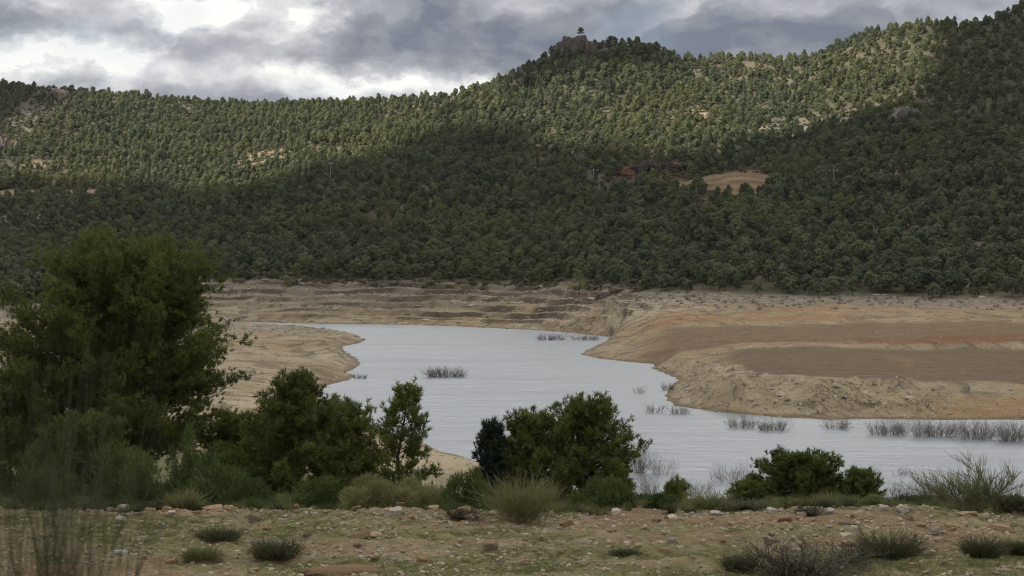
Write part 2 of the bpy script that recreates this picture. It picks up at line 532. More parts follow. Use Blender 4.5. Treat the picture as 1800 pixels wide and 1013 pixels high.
def blades(base, d, length, width, rs, bend=0.0):
    """one tapering triangle pair per blade"""
    n = len(base)
    side = unit(np.cross(d, rvec(rs, n))) * width[:, None]
    tip = base + d * length[:, None]
    if bend:
        mid = base + d * length[:, None] * .55
        tip = tip + np.array([0, 0, -1.0]) * (length * bend)[:, None]
        V = np.stack([base - side, base + side, mid - side * .8, mid + side * .8, tip], 1).reshape(-1, 3)
        i = np.arange(n)[:, None] * 5
        return V, [i + np.array([[0, 1, 3, 2]]), i + np.array([[2, 3, 4]])], 5
    V = np.stack([base - side, base + side, tip], 1).reshape(-1, 3)
    return V, [np.arange(n * 3).reshape(-1, 3)], 3


# ------------------------------------------------------------------ materials
def new_mat(name):
    m_ = bpy.data.materials.new(name)
    m_.use_nodes = True
    return m_, NT(m_.node_tree)


def finish(t, shader):
    o = t.n('ShaderNodeOutputMaterial')
    t.l(shader, o.inputs[0])


def foliage_mat(name, dark, light, translucent=.3, attr='tint', rand=.25, sat_noise=True):
    m_, t = new_mat(name)
    f = None
    if attr:
        a = t.n('ShaderNodeAttribute'); a.attribute_name = attr
        f = a.outputs['Fac']
    oi = t.n('ShaderNodeObjectInfo')
    rnd = t.m('MULTIPLY', t.m('SUBTRACT', oi.outputs['Random'], .5), rand * 2)
    f = t.m('ADD', f if f else .5, rnd, clamp=True)
    c = t.mix(f, dark, light)
    if sat_noise:                      # stands of slightly greyer and yellower trees
        g = t.n('ShaderNodeNewGeometry')
        nz = t.noise(g.outputs['Position'], .013, 3)
        c = t.mix(t.rng(nz, .42, .66, 0, .45), c, tuple(np.array(light) * np.array([1.25, 1.05, .75])))
    p = t.n('ShaderNodeBsdfPrincipled')
    t.put(p.inputs['Base Color'], c)
    p.inputs['Roughness'].default_value = .65
    p.inputs['Specular IOR Level'].default_value = .18
    tr = t.n('ShaderNodeBsdfTranslucent')
    t.put(tr.inputs[0], t.mix(.5, c, light))
    mx = t.n('ShaderNodeMixShader')
    mx.inputs[0].default_value = translucent
    t.l(p.outputs[0], mx.inputs[1]); t.l(tr.outputs[0], mx.inputs[2])
    finish(t, mx.outputs[0])
    return m_


def solid_mat(name, c1, c2, scale=5.0, rough=.85, bump=0.3, attr=None, coords='Object', metal=0.0, dist=.02, rand=0.0):
    m_, t = new_mat(name)
    tc_ = t.n('ShaderNodeTexCoord')
    v = tc_.outputs[coords]
    nz = t.noise(v, scale, 6, .6)
    c = t.mix(t.rng(nz, .3, .7), c1, c2)
    if attr:
        a = t.n('ShaderNodeAttribute'); a.attribute_name = attr
        c = t.mix(t.rng(nz, .25, .75, .0, .55), a.outputs['Color'], t.mix(.5, a.outputs['Color'], c2))
    if rand:
        oi = t.n('ShaderNodeObjectInfo')
        c = t.mix(t.m('MULTIPLY', oi.outputs['Random'], rand), c, c2)
    p = t.n('ShaderNodeBsdfPrincipled')
    t.put(p.inputs['Base Color'], c)
    p.inputs['Roughness'].default_value = rough
    p.inputs['Metallic'].default_value = metal
    p.inputs['Specular IOR Level'].default_value = .2
    if bump:
        bp = t.n('ShaderNodeBump')
        bp.inputs['Strength'].default_value = bump
        bp.inputs['Distance'].default_value = dist
        t.l(t.noise(v, scale * 2.3, 6, .65), bp.inputs['Height'])
        t.l(bp.outputs[0], p.inputs['Normal'])
    finish(t, p.outputs[0])
    return m_


def ground_mat(name, scale1, scale2, bump, dist, amount=.5, dark=.55, light=1.4):
    """soil whose kind comes from the 'soil' attribute, broken up by noise"""
    m_, t = new_mat(name)
    a = t.n('ShaderNodeAttribute'); a.attribute_name = 'soil'
    g = t.n('ShaderNodeNewGeometry')
    pos = g.outputs['Position']
    n1 = t.noise(pos, scale1, 6, .62)
    n2 = t.noise(pos, scale2, 5, .7)
    vo = t.n('ShaderNodeTexVoronoi'); vo.feature = 'F1'
    t.put(vo.inputs['Vector'], pos); vo.inputs['Scale'].default_value = scale2 * 1.3
    col = a.outputs['Color']
    c = t.mix(t.rng(n1, .32, .68, 0, amount), col, t.mix(1.0, col, (light, light * .98, light * .95), 'MULTIPLY'))
    c = t.mix(t.rng(n2, .5, .72, 0, amount), c, t.mix(1.0, c, (dark, dark * .95, dark * .9), 'MULTIPLY'))
    st = t.m('MULTIPLY', t.rng(vo.outputs['Distance'], .32, .12), t.rng(t.noise(pos, scale1 * 2, 3), .5, .62))
    c = t.mix(t.m('MULTIPLY', st, amount * .9), c, t.mix(.6, c, (.46, .41, .34)))
    p = t.n('ShaderNodeBsdfPrincipled')
    t.put(p.inputs['Base Color'], c)
    p.inputs['Roughness'].default_value = .95
    p.inputs['Specular IOR Level'].default_value = .1
    bp = t.n('ShaderNodeBump')
    bp.inputs['Strength'].default_value = bump
    bp.inputs['Distance'].default_value = dist
    t.l(t.m('ADD', n2, t.m('MULTIPLY', n1, 1.5)), bp.inputs['Height'])
    t.l(bp.outputs[0], p.inputs['Normal'])
    finish(t, p.outputs[0])
    return m_


M = {}
M['pine_far'] = foliage_mat('distant pine foliage', (.030, .044, .024), (.112, .130, .056), .07, rand=.42)
M['pine_pale'] = foliage_mat('pale green foliage', (.13, .15, .055), (.22, .23, .09), .25)
M['scrub_far'] = foliage_mat('hillside scrub', (.075, .080, .048), (.135, .130, .080), .1, rand=.4)
M['pine'] = foliage_mat('pine needles', (.046, .062, .015), (.215, .24, .060), .22, rand=.12, sat_noise=False)
M['pine_dark'] = foliage_mat('blue green pine needles', (.020, .034, .022), (.045, .066, .040), .2, rand=.0, sat_noise=False)
M['broom'] = foliage_mat('broom stems', (.12, .13, .055), (.24, .225, .10), .25, rand=.1, sat_noise=False)
M['broom_green'] = foliage_mat('green shrub stems', (.046, .072, .020), (.115, .145, .040), .15, rand=.1, sat_noise=False)
M['broom_blur'] = foliage_mat('grey green broom stems', (.034, .040, .022), (.085, .090, .048), .2, rand=.1, sat_noise=False)
M['grass'] = foliage_mat('grass blades', (.10, .115, .04), (.22, .22, .09), .25, rand=.3, sat_noise=False)
M['tuft'] = foliage_mat('dark tussock blades', (.048, .055, .026), (.12, .118, .058), .2, rand=.15, sat_noise=False)
M['dry'] = solid_mat('dry grey twigs', (.12, .10, .085), (.21, .18, .155), 8, .9, 0, rand=.5)
M['drybush'] = solid_mat('dry brown twigs', (.050, .045, .032), (.105, .092, .062), 8, .9, 0, rand=.4)
M['bark'] = solid_mat('pine bark', (.055, .040, .030), (.12, .095, .075), 9, .95, .5)
M['yellow'] = solid_mat('yellow petals', (.55, .36, .02), (.65, .45, .05), 20, .7, 0)
M['rock'] = solid_mat('limestone', (.10, .075, .05), (.20, .155, .105), 7.0, .95, 1.0, attr='soil', dist=.03)
M['crag'] = solid_mat('weathered crag', (.05, .045, .04), (.26, .23, .19), .55, .95, 1.0, attr='soil', dist=1.2)
M['pebble'] = solid_mat('small stones', (.16, .115, .065), (.42, .355, .26), 3, .9, .3, rand=.9)
M['stone_far'] = solid_mat('shore stones', (.12, .092, .06), (.42, .36, .27), 1.0, .95, .4, rand=.95)
M['wood'] = solid_mat('grey weathered pole', (.20, .19, .18), (.30, .29, .27), 3, .85, .1)
M['ceramic'] = solid_mat('white insulator', (.6, .6, .58), (.7, .7, .68), 5, .4, 0)
M['soil_near'] = ground_mat('stony ground', 2.2, 11.0, 1.0, .09, .85, .5, 1.35)
M['soil_shore'] = ground_mat('dry lake bank', .22, 1.3, 1.0, .8, .85, .5, 1.35)
M['soil_hill'] = ground_mat('hillside soil', .05, .35, .7, .8, .5)

m_, t = new_mat('lake water')
g = t.n('ShaderNodeNewGeometry')
px_, py__, pz_ = t.sep(g.outputs['Position'])
v1 = t.comb(t.m('MULTIPLY', px_, .55), py__, 0.0)
big = t.noise(t.comb(t.m('MULTIPLY', px_, .016), t.m('MULTIPLY', py__, .045), 0.0), 1.0, 6, .68)
n3 = t.noise(t.comb(t.m('MULTIPLY', px_, .5), py__, 3.0), .10, 3, .6)
n1 = t.noise(v1, .9, 5, .65)
n2 = t.noise(v1, .22, 4, .6)
p = t.n('ShaderNodeBsdfPrincipled')
t.put(p.inputs['Base Color'], (.205, .225, .245, 1))
p.inputs['Roughness'].default_value = .30
p.inputs['IOR'].default_value = 1.333
bp = t.n('ShaderNodeBump')
t.put(bp.inputs['Strength'], t.rng(big, .37, .50, .05, 1.0))
bp.inputs['Distance'].default_value = .46
t.l(t.m('ADD', t.m('ADD', t.m('MULTIPLY', n1, .22), t.m('MULTIPLY', n2, .6)), t.m('MULTIPLY', n3, .9)), bp.inputs['Height'])
t.l(bp.outputs[0], p.inputs['Normal'])
finish(t, p.outputs[0])
M['water'] = m_

m_, t = new_mat('cloud vapour')
df = t.n('ShaderNodeBsdfDiffuse'); df.inputs[0].default_value = (.9, .9, .9, 1)
tr = t.n('ShaderNodeBsdfTranslucent'); tr.inputs[0].default_value = (.9, .9, .92, 1)
mx = t.n('ShaderNodeMixShader'); mx.inputs[0].default_value = .6
t.l(df.outputs[0], mx.inputs[1]); t.l(tr.outputs[0], mx.inputs[2])
finish(t, mx.outputs[0])
M['shade_cloud'] = m_

# ------------------------------------------------------------------ the land as one height field, split by kind of ground
ROWS = np.concatenate([np.arange(-60, 18, 2.0), np.arange(18, 33, .055), np.arange(33, 60, .45), np.arange(60, 255, 1.3),
                       np.arange(255, 310, .33), np.arange(310, 560, .8), np.arange(560, 820, .62),
                       np.arange(820, 1700, 3.2), np.arange(1700, 2250, 25.0)])
UU = np.concatenate([np.linspace(-.56, -.345, 60, endpoint=False), np.linspace(-.345, .345, 860, endpoint=False), np.linspace(.345, .56, 61)])
nr, nu = len(ROWS), len(UU)
GY = np.repeat(ROWS, nu)
GX = np.tile(UU, nr) * np.maximum(GY, 30.0)
GZ = np.empty_like(GY)
SOIL = np.empty((len(GY), 3), np.float32)


def E(px, py, rx, ry, dmin=600):
    """an elliptical patch on the hillside: centre, radii along x and y"""
    x, y, z = at(px, py, dmin)
    x2, y2, z2 = at(px, py - ry, dmin)
    return x, y, rx / FPX * y, max(abs(y2 - y), 6.0), z


PATCH = {  # name: (ellipse, soil colour, weight)
    'terraced cut': (E(1292, 326, 92, 20), (.185, .137, .082), 1.0),
    'red cutting': (E(1140, 315, 80, 16), (.10, .058, .038), 1.0),
    'scree': (E(1360, 236, 62, 15), (.22, .19, .15), .45),
    'scree two': (E(1490, 205, 80, 12), (.15, .13, .11), .5),
    'scree three': (E(1225, 195, 22, 14), (.33, .27, .18), .75),
    'left clearing': (E(455, 283, 62, 15), (.22, .17, .10), .7),
    'left heath': (E(60, 296, 130, 20), (.13, .12, .09), .3),
    'left cut': (E(75, 290, 24, 8), (.24, .15, .09), .5),
    'road': (E(90, 341, 130, 6), (.27, .19, .125), .9),
    'left rock': (E(95, 172, 40, 14), (.17, .15, .125), .5),
    'low clearing': (E(40, 385, 50, 22), (.26, .23, .19), .6),
    'right bare': (E(1700, 445, 90, 5), (.20, .18, .15), .5),
    'heath top': (E(720, 190, 100, 10), (.20, .14, .085), .4),
    'right ledge': (E(1320, 108, 60, 5), (.17, .15, .12), .15),
}


def patch(name, x, y):
    (cx, cy, rx, ry, _), c, wgt = PATCH[name]
    q = np.hypot((x - cx) / rx, (y - cy) / ry) + fbm(x / 12, y / 12, 3, 91) * .45
    return sstep(1.15, .8, q) * wgt


def mixc(c, f, b_):
    return c * (1 - f[:, None]) + np.asarray(b_, float)[None] * f[:, None]


CH = 120000
for a in range(0, len(GY), CH):
    sl = slice(a, a + CH)
    x, y = GX[sl], GY[sl]
    z, zn = H(x, y, True)
    s = zn['s']
    n1 = fbm(x / 25, y / 25, 4, 101) * .5 + .5
    n2 = fbm(x / 6, y / 6, 4, 103) * .5 + .5
    # bank: tan marl with pale stone
    c = mixc(np.tile(np.array([.31, .235, .14]), (len(x), 1)), sstep(.35, .7, n1), (.35, .29, .20))
    c = mixc(c, sstep(.50, .64, n2) * .75, (.185, .145, .095))
    top = sstep(70, 12, zn['tl'] - y + (n1 - .5) * 40) * (1 - sstep(1150, 1350, zn['px']))
    c = mixc(c, top * .75, (.165, .145, .118))
    gstr = sstep(560, 620, y + (n1 - .5) * 60) * sstep(690, 660, y) * sstep(760, 640, zn['px'])
    c = mixc(c, gstr * .7, (.215, .195, .15))
    topr = sstep(60, 25, zn['tl'] - y + (n1 - .5) * 50) * sstep(1150, 1350, zn['px'])
    c = mixc(c, topr * .8, (.19, .165, .13))
    orange = sstep(480, 500, y + (n1 - .5) * 40) * sstep(545, 520, y) * sstep(1080, 1180, zn['px']) * sstep(.4, .6, n1)
    c = mixc(c, orange * .8, (.30, .17, .08))
    band = fbm(x / 60, y / 5, 4, 105)
    c = mixc(c, zn['upper'], np.array([.215, .145, .088]))
    c = mixc(c, zn['upper'] * sstep(.0, .4, band) * .5, (.17, .125, .085))
    c = mixc(c, zn['flat'], np.array([.18, .130, .080]))
    c = mixc(c, zn['flat'] * sstep(.05, .4, band) * .55, (.135, .105, .075))
    tr_ = np.exp(-((fbm(x / 55, y / 40, 2, 107)) / .035) ** 2) * sstep(1400, 1550, zn['px'])
    c = mixc(c, zn['flat'] * tr_ * .6, (.27, .185, .105))
    c = mixc(c, zn['red'] * (.15 + .75 * sstep(.35, .6, n1 + .25 * sstep(1500, 1650, zn['px']))) * sstep(1180, 1280, zn['px']), (.215, .105, .05))
    c = mixc(c, zn['rim'] * .8, (.33, .27, .19))
    br = sstep(1480, 1620, zn['px'] + (n1 - .5) * 200) * sstep(240, 258, y) * sstep(290, 284, y)
    c = mixc(c, br * .8, (.30, .20, .10))
    c = mixc(c, zn['bluff'] * .8, (.37, .30, .20))
    c = mixc(c, np.clip(zn['crack_and_shade'] * 1.3, 0, 1) * .85, (.085, .068, .048))  # cracks, dark strata and the ledges' undercut shade, all as soil colour
    wet = sstep(2.6, .3, s + (n2 - .5) * 3) * sstep(200, 240, y)
    c = mixc(c, wet * .75, (.135, .10, .062))
    c = c * (1 + (np.array([.09, .09, .07])[None] * ((1 - zn['flat']) * (1 - zn['upper']))[:, None]))
    # hillside: needle litter under the trees, paler stony soil on the upper open slopes
    hc = mixc(np.tile(np.array([.055, .052, .032]), (len(x), 1)), sstep(.4, .65, n1) * .6, (.15, .125, .08))
    upw = sstep(260, 520, y - zn['tl'] + (n1 - .5) * 160)
    hc = mixc(hc, upw * (.2 + .5 * n2), (.105, .10, .058))
    for nm in PATCH:
        hc = mixc(hc, patch(nm, x, y), PATCH[nm][1])
    c = c * (1 - zn['hill'][:, None]) + hc * zn['hill'][:, None]
    # near ground: thin turf between stones
    nf = sstep(200, 120, y)
    g1 = fbm(x / 2.2, y / 1.6, 4, 111) * .5 + .5
    g2 = fbm(x / .55, y / .55, 3, 113) * .5 + .5
    nc = mixc(np.tile(np.array([.245, .185, .105]), (len(x), 1)), sstep(.30, .52, g1) * .85, (.165, .165, .068))
    nc = mixc(nc, sstep(.52, .7, g2) * .7, (.30, .24, .155))
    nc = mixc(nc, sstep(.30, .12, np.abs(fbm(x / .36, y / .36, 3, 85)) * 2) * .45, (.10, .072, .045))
    nc = mixc(nc, sstep(.36, .22, g1) * .5, (.20, .115, .06))
    edge_ = sstep(28.5, 30.3, y + (g1 - .5) * 2)
    nc = mixc(nc, edge_ * sstep(33, 31.5, y) * .6, (.22, .165, .105))
    nc = mixc(nc, sstep(32, 36, y) * .7, (.11, .11, .05))
    beach = sstep(150, 190, y)
    nc = mixc(nc, beach, (.34, .28, .2))
    c = c * (1 - nf[:, None]) + nc * nf[:, None]
    GZ[sl] = z
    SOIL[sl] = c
# stepped benches of the terraced cut
(cx, cy, rx, ry, _) = PATCH['terraced cut'][0]
f = patch('terraced cut', GX, GY)
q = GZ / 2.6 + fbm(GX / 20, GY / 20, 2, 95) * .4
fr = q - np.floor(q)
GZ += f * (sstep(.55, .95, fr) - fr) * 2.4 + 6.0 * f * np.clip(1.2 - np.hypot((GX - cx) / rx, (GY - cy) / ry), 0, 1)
SOIL = mixc(SOIL, f * sstep(.6, .72, fr) * sstep(1, .9, fr) * .6, (.12, .075, .04)).astype(np.float32)  # shade of the bench risers painted into the soil colour

ii = np.arange(nr - 1)[:, None] * nu + np.arange(nu - 1)[None]
FC = np.stack([ii, ii + 1, ii + nu + 1, ii + nu], -1).reshape(-1, 4)
mx_, my_ = GX[FC].mean(1), GY[FC].mean(1)
tlf = treeline(mx_, my_)
reg = np.where(my_ > tlf, 2, np.where(my_ > 245, 1, 0))
for r_, (nm, mk) in enumerate((('ground', 'soil_near'), ('lake_shore', 'soil_shore'), ('hillside', 'soil_hill'))):
    fs = FC[reg == r_]
    u, inv = np.unique(fs, return_inverse=True)
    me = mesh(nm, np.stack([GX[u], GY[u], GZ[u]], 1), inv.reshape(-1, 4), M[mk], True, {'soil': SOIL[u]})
    o = obj(nm, me)
    tag(o, kind='structure')
del FC, ii, mx_, my_, tlf

wv = np.array([(-260, 150, 0), (520, 150, 0), (520, 800, 0), (-260, 800, 0)], float)
o = obj('water', mesh('water', wv, np.array([[0, 1, 2, 3]]), M['water']))
tag(o, kind='structure')

# ------------------------------------------------------------------ unseen cloud slab, added and cut to shade the lake and the lower hill
LIT = np.array([(-60, 230), (60, 190), (120, 140), (330, 120), (700, 120), (860, 130), (905, 150), (1010, 132), (1150, 135), (1215, 90),
                (1400, 40), (1560, 20), (1640, 60), (1620, 130), (1560, 185), (1460, 222), (1350, 256), (1260, 268), (1180, 280),
                (1100, 262), (1000, 262), (900, 258), (840, 238), (790, 205), (760, 245), (700, 268), (640, 284), (560, 300), (470, 322),
                (400, 320), (330, 332), (260, 326), (120, 330), (-60, 330)], float)


def poly_sdf(poly, x, y):
    out = np.full(x.shape, 1e9); ins = np.zeros(x.shape, bool)
    for (ax, ay), (bx, by) in zip(poly, np.roll(poly, -1, 0)):
        vx, vy = bx - ax, by - ay
        t_ = np.clip(((x - ax) * vx + (y - ay) * vy) / (vx * vx + vy * vy), 0, 1)
        out = np.minimum(out, np.hypot(x - ax - t_ * vx, y - ay - t_ * vy))
        if by != ay:
            ins ^= ((ay > y) != (by > y)) & (x < vx * (y - ay) / vy + ax)
    return np.where(ins, out, -out)


HC = 700.0
step = 9.0
off = SUN * (HC - 60) / SUN[2]
cx_ = np.arange(-520, 720, step) + off[0]
cy_ = np.arange(-80, 1750, step) + off[1]
CX, CY = np.meshgrid(cx_, cy_)
z_ = np.full(CX.size, 60.0)
for _ in range(7):
    t_ = (HC - z_) / SUN[2]
    gx = CX.ravel() - SUN[0] * t_; gy = CY.ravel() - SUN[1] * t_
    z_ = .5 * z_ + .5 * np.maximum(land(gx, np.clip(gy, -60, 3900)) + 4, 0)
gpx, gpy = project(gx, gy, z_)
lit = poly_sdf(LIT, gpx, gpy)
lit = np.where((gy < 560), -200, lit)
soft = fbm(gx / 80, gy / 80, 5, 121, .62) * 42
keep = ((lit + soft) < 0) & (np.abs(gx) < np.maximum(gy, 60) * .46 + 40)
keep = keep.reshape(CX.shape)
ny_, nx_ = keep.shape
dist_in = keep.astype(float)
for _ in range(8):
    pd = np.pad(dist_in, 1)
    dist_in = (pd[:-2, 1:-1] + pd[2:, 1:-1] + pd[1:-1, :-2] + pd[1:-1, 2:] + pd[1:-1, 1:-1]) / 5 * keep
th = 3 + 75 * dist_in * (.55 + .45 * fbm(CX / 90, CY / 90, 4, 123)) + 12 * fbm(CX / 25, CY / 25, 3, 125) * dist_in
vid = np.arange(keep.size).reshape(keep.shape)
qs = keep[:-1, :-1] & keep[1:, :-1] & keep[:-1, 1:] & keep[1:, 1:]
q4 = np.stack([vid[:-1, :-1], vid[:-1, 1:], vid[1:, 1:], vid[1:, :-1]], -1)[qs]
nv = keep.size
ed = np.concatenate([q4[:, [0, 1]], q4[:, [1, 2]], q4[:, [2, 3]], q4[:, [3, 0]]])
key = np.minimum(ed[:, 0], ed[:, 1]) * nv + np.maximum(ed[:, 0], ed[:, 1])
_, inv_, cnt = np.unique(key, return_inverse=True, return_counts=True)
be = ed[cnt[inv_] == 1]
VT = np.stack([CX, CY, HC + np.maximum(th, 2)], -1).reshape(-1, 3)
VB = np.stack([CX, CY, HC - 6 * dist_in], -1).reshape(-1, 3)
Fall = np.concatenate([q4, q4[:, ::-1] + nv, np.stack([be[:, 1], be[:, 0], be[:, 0] + nv, be[:, 1] + nv], 1)])
u, inv = np.unique(Fall, return_inverse=True)
o = obj('shade_cloud', mesh('shade_cloud', np.concatenate([VT, VB])[u], inv.reshape(-1, 4), M['shade_cloud'], True))
tag(o, kind='structure')


# ------------------------------------------------------------------ distant trees
def clump_crown(rs, blobs, n, size, jitter=.55, gc=None, gr=None):
    """leaf clumps spread over the skins of several lobes -> V, quads, tint"""
    area = np.array([b_[1].prod() ** (2 / 3) for b_ in blobs]); area /= area.sum()
    which = rs.choice(len(blobs), n, p=area)
    c = np.array([b_[0] for b_ in blobs])[which]; r = np.array([b_[1] for b_ in blobs])[which]
    d = rvec(rs, n)
    d[:, 2] = np.where(d[:, 2] < -.35, -d[:, 2], d[:, 2])
    p_ = c + d * r * (.80 + .25 * rs.rand(n, 1))
    dn = unit(d / r)
    if gc is not None:                 # the lobes of one crown also follow its overall dome
        dn = unit(dn + .9 * unit((p_ - gc) / gr ** 2))
    nrm = unit(dn + rvec(rs, n) * jitter)
    u_ = unit(np.cross(nrm, rvec(rs, n))); v_ = np.cross(nrm, u_)
    s_ = size * (.6 + .8 * rs.rand(n, 1))
    V = np.stack([p_ - u_ * s_ - v_ * s_ * .6, p_ + u_ * s_ * .7 - v_ * s_, p_ + u_ * s_ + v_ * s_ * .7, p_ - u_ * s_ * .8 + v_ * s_], 1).reshape(-1, 3)
    tb = rs.rand(len(blobs))
    tint = np.repeat(np.clip(tb[which] * .7 + .08 + rs.rand(n) * .2, 0, 1), 4)
    return V, np.arange(n * 4).reshape(-1, 4), tint


def far_pine(seed, n=1400, size=.19):
    rs = np.random.RandomState(seed)
    Ht = rs.uniform(6.2, 9.8); Rr = rs.uniform(2.1, 3.4); cb = Ht * rs.uniform(.12, .26)
    top = rs.uniform(.8, 1.3)                 # blunt or pointed
    cz = cb + (Ht - cb) * rs.uniform(.42, .55)
    blobs = [(np.array([0, 0, cz]), np.array([Rr * .72, Rr * .72, (Ht - cb) * .44]))]
    for i in range(rs.randint(14, 20)):
        t_ = (i + rs.rand()) / 18.0
        a = i * 2.4 + rs.normal() * .4
        prof = math.sqrt(max(.02, 1 - abs((t_ - .36) / (.66 if t_ > .36 else .60)) ** (1.3 + top)))
        q_ = Rr * rs.uniform(.26, .42)
        rad = max(0, Rr * prof - q_ * .6) * rs.uniform(.75, 1.15)
        blobs.append((np.array([rad * math.cos(a), rad * math.sin(a), cb + t_ * (Ht - cb - q_ * .5)]), np.array([q_, q_, q_ * rs.uniform(.8, 1.05)])))
    V, F, tint = clump_crown(rs, blobs, n, size, .34, np.array([0, 0, cz - .12 * Ht]), np.array([Rr, Rr, Ht * .42]))
    crown = mesh('crown', V, F, M['pine_far'], False, {'tint': tint})
    pts = [np.array([[0, 0, -.6], [rs.normal() * .1, rs.normal() * .1, cb], [rs.normal() * .25, rs.normal() * .25, Ht * .8]])]
    rad = [np.array([.20, .14, .04])]
    for b_ in blobs[1:7]:
        pts.append(np.array([[0, 0, b_[0][2] * .7], b_[0] * .6 + np.array([0, 0, b_[0][2] * .3]), b_[0]])); rad.append(np.array([.07, .05, .02]))
    V, F = tubes(pts, rad, 5)
    trunk = mesh('trunk', V, F, M['bark'], True)
    return crown, trunk


def joined(name, parts):
    """one mesh out of several (for proto types that are only scattered)"""
    bm = bmesh.new()
    mats = []
    for me in parts:
        st = len(bm.faces)
        bm.from_mesh(me)
        bm.faces.ensure_lookup_table()
        for f_ in bm.faces[st:]:
            f_.material_index = len(mats)
        mats.append(me.materials[0])
    out = bpy.data.meshes.new(name)
    bm.to_mesh(out); bm.free()
    for m__ in mats:
        out.materials.append(m__)
    return out


def scatter(name, protos, pts, rot, scl, idx, label=None):
    """ONE object that scatters protos over its own points with geometry nodes"""
    me = bpy.data.meshes.new(name)
    me.vertices.add(len(pts))
    me.vertices.foreach_set('co', np.asarray(pts, np.float32).ravel())
    a = me.attributes.new('rot', 'FLOAT_VECTOR', 'POINT'); a.data.foreach_set('vector', np.asarray(rot, np.float32).ravel())
    a = me.attributes.new('scl', 'FLOAT_VECTOR', 'POINT'); a.data.foreach_set('vector', np.asarray(scl, np.float32).ravel())
    a = me.attributes.new('idx', 'INT', 'POINT'); a.data.foreach_set('value', np.asarray(idx, np.int32))
    me.update()
    o = obj(name, me)
    tag(o, label, None, None, 'stuff')
    ng = bpy.data.node_groups.new(name, 'GeometryNodeTree')
    ng.interface.new_socket('Geometry', in_out='INPUT', socket_type='NodeSocketGeometry')
    ng.interface.new_socket('Geometry', in_out='OUTPUT', socket_type='NodeSocketGeometry')
    N, L = ng.nodes, ng.links
    gi = N.new('NodeGroupInput'); go = N.new('NodeGroupOutput')
    iop = N.new('GeometryNodeInstanceOnPoints')
    jg = N.new('GeometryNodeJoinGeometry')
    for me_ in reversed(protos):
        po = bpy.data.objects.new('proto_' + name, me_)
        oi = N.new('GeometryNodeObjectInfo')
        oi.inputs['Object'].default_value = po
        oi.inputs['As Instance'].default_value = True
        L.new(oi.outputs['Geometry'], jg.inputs[0])

    def att(nm, ty):
        q_ = N.new('GeometryNodeInputNamedAttribute'); q_.data_type = ty
        q_.inputs['Name'].default_value = nm
        return [s_ for s_ in q_.outputs if s_.enabled and s_.name == 'Attribute'][0]
    L.new(gi.outputs[0], iop.inputs['Points'])
    L.new(jg.outputs[0], iop.inputs['Instance'])
    iop.inputs['Pick Instance'].default_value = True
    L.new(att('idx', 'INT'), iop.inputs['Instance Index'])
    L.new(att('rot', 'FLOAT_VECTOR'), iop.inputs['Rotation'])
    L.new(att('scl', 'FLOAT_VECTOR'), iop.inputs['Scale'])
    L.new(iop.outputs[0], go.inputs[0])
    md = o.modifiers.new('scatter', 'NODES')
    md.node_group = ng
    return o


rs = np.random.RandomState(7)
FP = [far_pine(100 + i) for i in range(12)]
# positions: jittered cells, thinned on the open slopes
cell = 7.0
xs = np.arange(-760, 760, cell); ys = np.arange(560, 1720, cell)
X, Y = np.meshgrid(xs, ys)
X = (X + rs.uniform(-.48, .48, X.shape) * cell).ravel(); Y = (Y + rs.uniform(-.48, .48, Y.shape) * cell).ravel()
B = bearing(X, Y); TL = treeline(X, Y); CR = np.interp(B, *CREST)
ok = (np.abs(X) < Y * .46) & (Y > TL + 2 + rs.uniform(0, 6, X.shape)) & (Y < CR + 45)
X, Y, B, TL, CR = X[ok], Y[ok], B[ok], TL[ok], CR[ok]
Z, ZN = H(X, Y, True)
n1 = fbm(X / 60, Y / 60, 4, 131) * .5 + .5
upw = sstep(230, 480, Y - TL)
dens = .98 - upw * (.02 + .20 * sstep(.48, .72, n1)) - (1 - upw) * .20 * sstep(.55, .75, fbm(X / 22, Y / 40, 4, 135) * .5 + .5)
dens = np.where(B > 1440, dens + .2 * upw, dens)
dens += .5 * (np.abs(B - 1070) < 150) * (Y > CR - 130)
for nm in PATCH:
    dens = dens - patch(nm, X, Y) * 1.05
ok = (rs.rand(len(X)) < dens) & (ZN['s'] > 3)
X, Y, Z, B, TL, CR, upw = X[ok], Y[ok], Z[ok], B[ok], TL[ok], CR[ok], upw[ok]
S = rs.choice([.62, .8, 1.0, 1.2], len(X), p=[.15, .3, .35, .2]) * rs.uniform(.88, 1.12, len(X)) * (1 - .06 * upw) * np.where(B < 220, 1 + .5 * sstep(900, 650, Y), 1.0)
S *= np.where(Y > CR - 60, .85, 1)
PI_ = rs.randint(0, len(FP), len(X))
pxs, pys = project(X, Y, Z)
infr = (pxs > 4) & (pxs < 1796) & (pys > 30)
# the ones that show largest: first rows along the shore
score = S / Y * infr * np.where((pxs > 60) & (pxs < 330), .2, 1.0)
front = np.argsort(-score)[:292]
sel = np.zeros(len(X), bool); sel[front] = True
GRP = 'pines in the front rows of the forest on the far shore'
KINDS = [((0, 330), 'dark pine at the front of the forest on the left bank'),
         ((330, 1000), 'dark round pine at the forest foot above the ledged far bank'),
         ((1000, 1300), 'dark pine at the forest foot above the rubble slope by the inlet'),
         ((1300, 1800), 'dark pine at the forest foot behind the brown mud flats on the right')]
for i in np.nonzero(sel)[0]:
    lab = [l_ for (a, b_), l_ in KINDS if a <= pxs[i] < b_][0]
    t_ = thing('pine_tree', lab, 'tree', (X[i], Y[i], Z[i] - .1), rs.uniform(0, 6.28), GRP, float(S[i]))
    obj('crown', FP[PI_[i]][0], t_)
    obj('trunk', FP[PI_[i]][1], t_)
xk = rs.uniform(945, 1185, 150); yk = rs.uniform(1285, 1334, 150)   # the wooded knoll round the crag
xk = (xk - 900) / FPX * yk
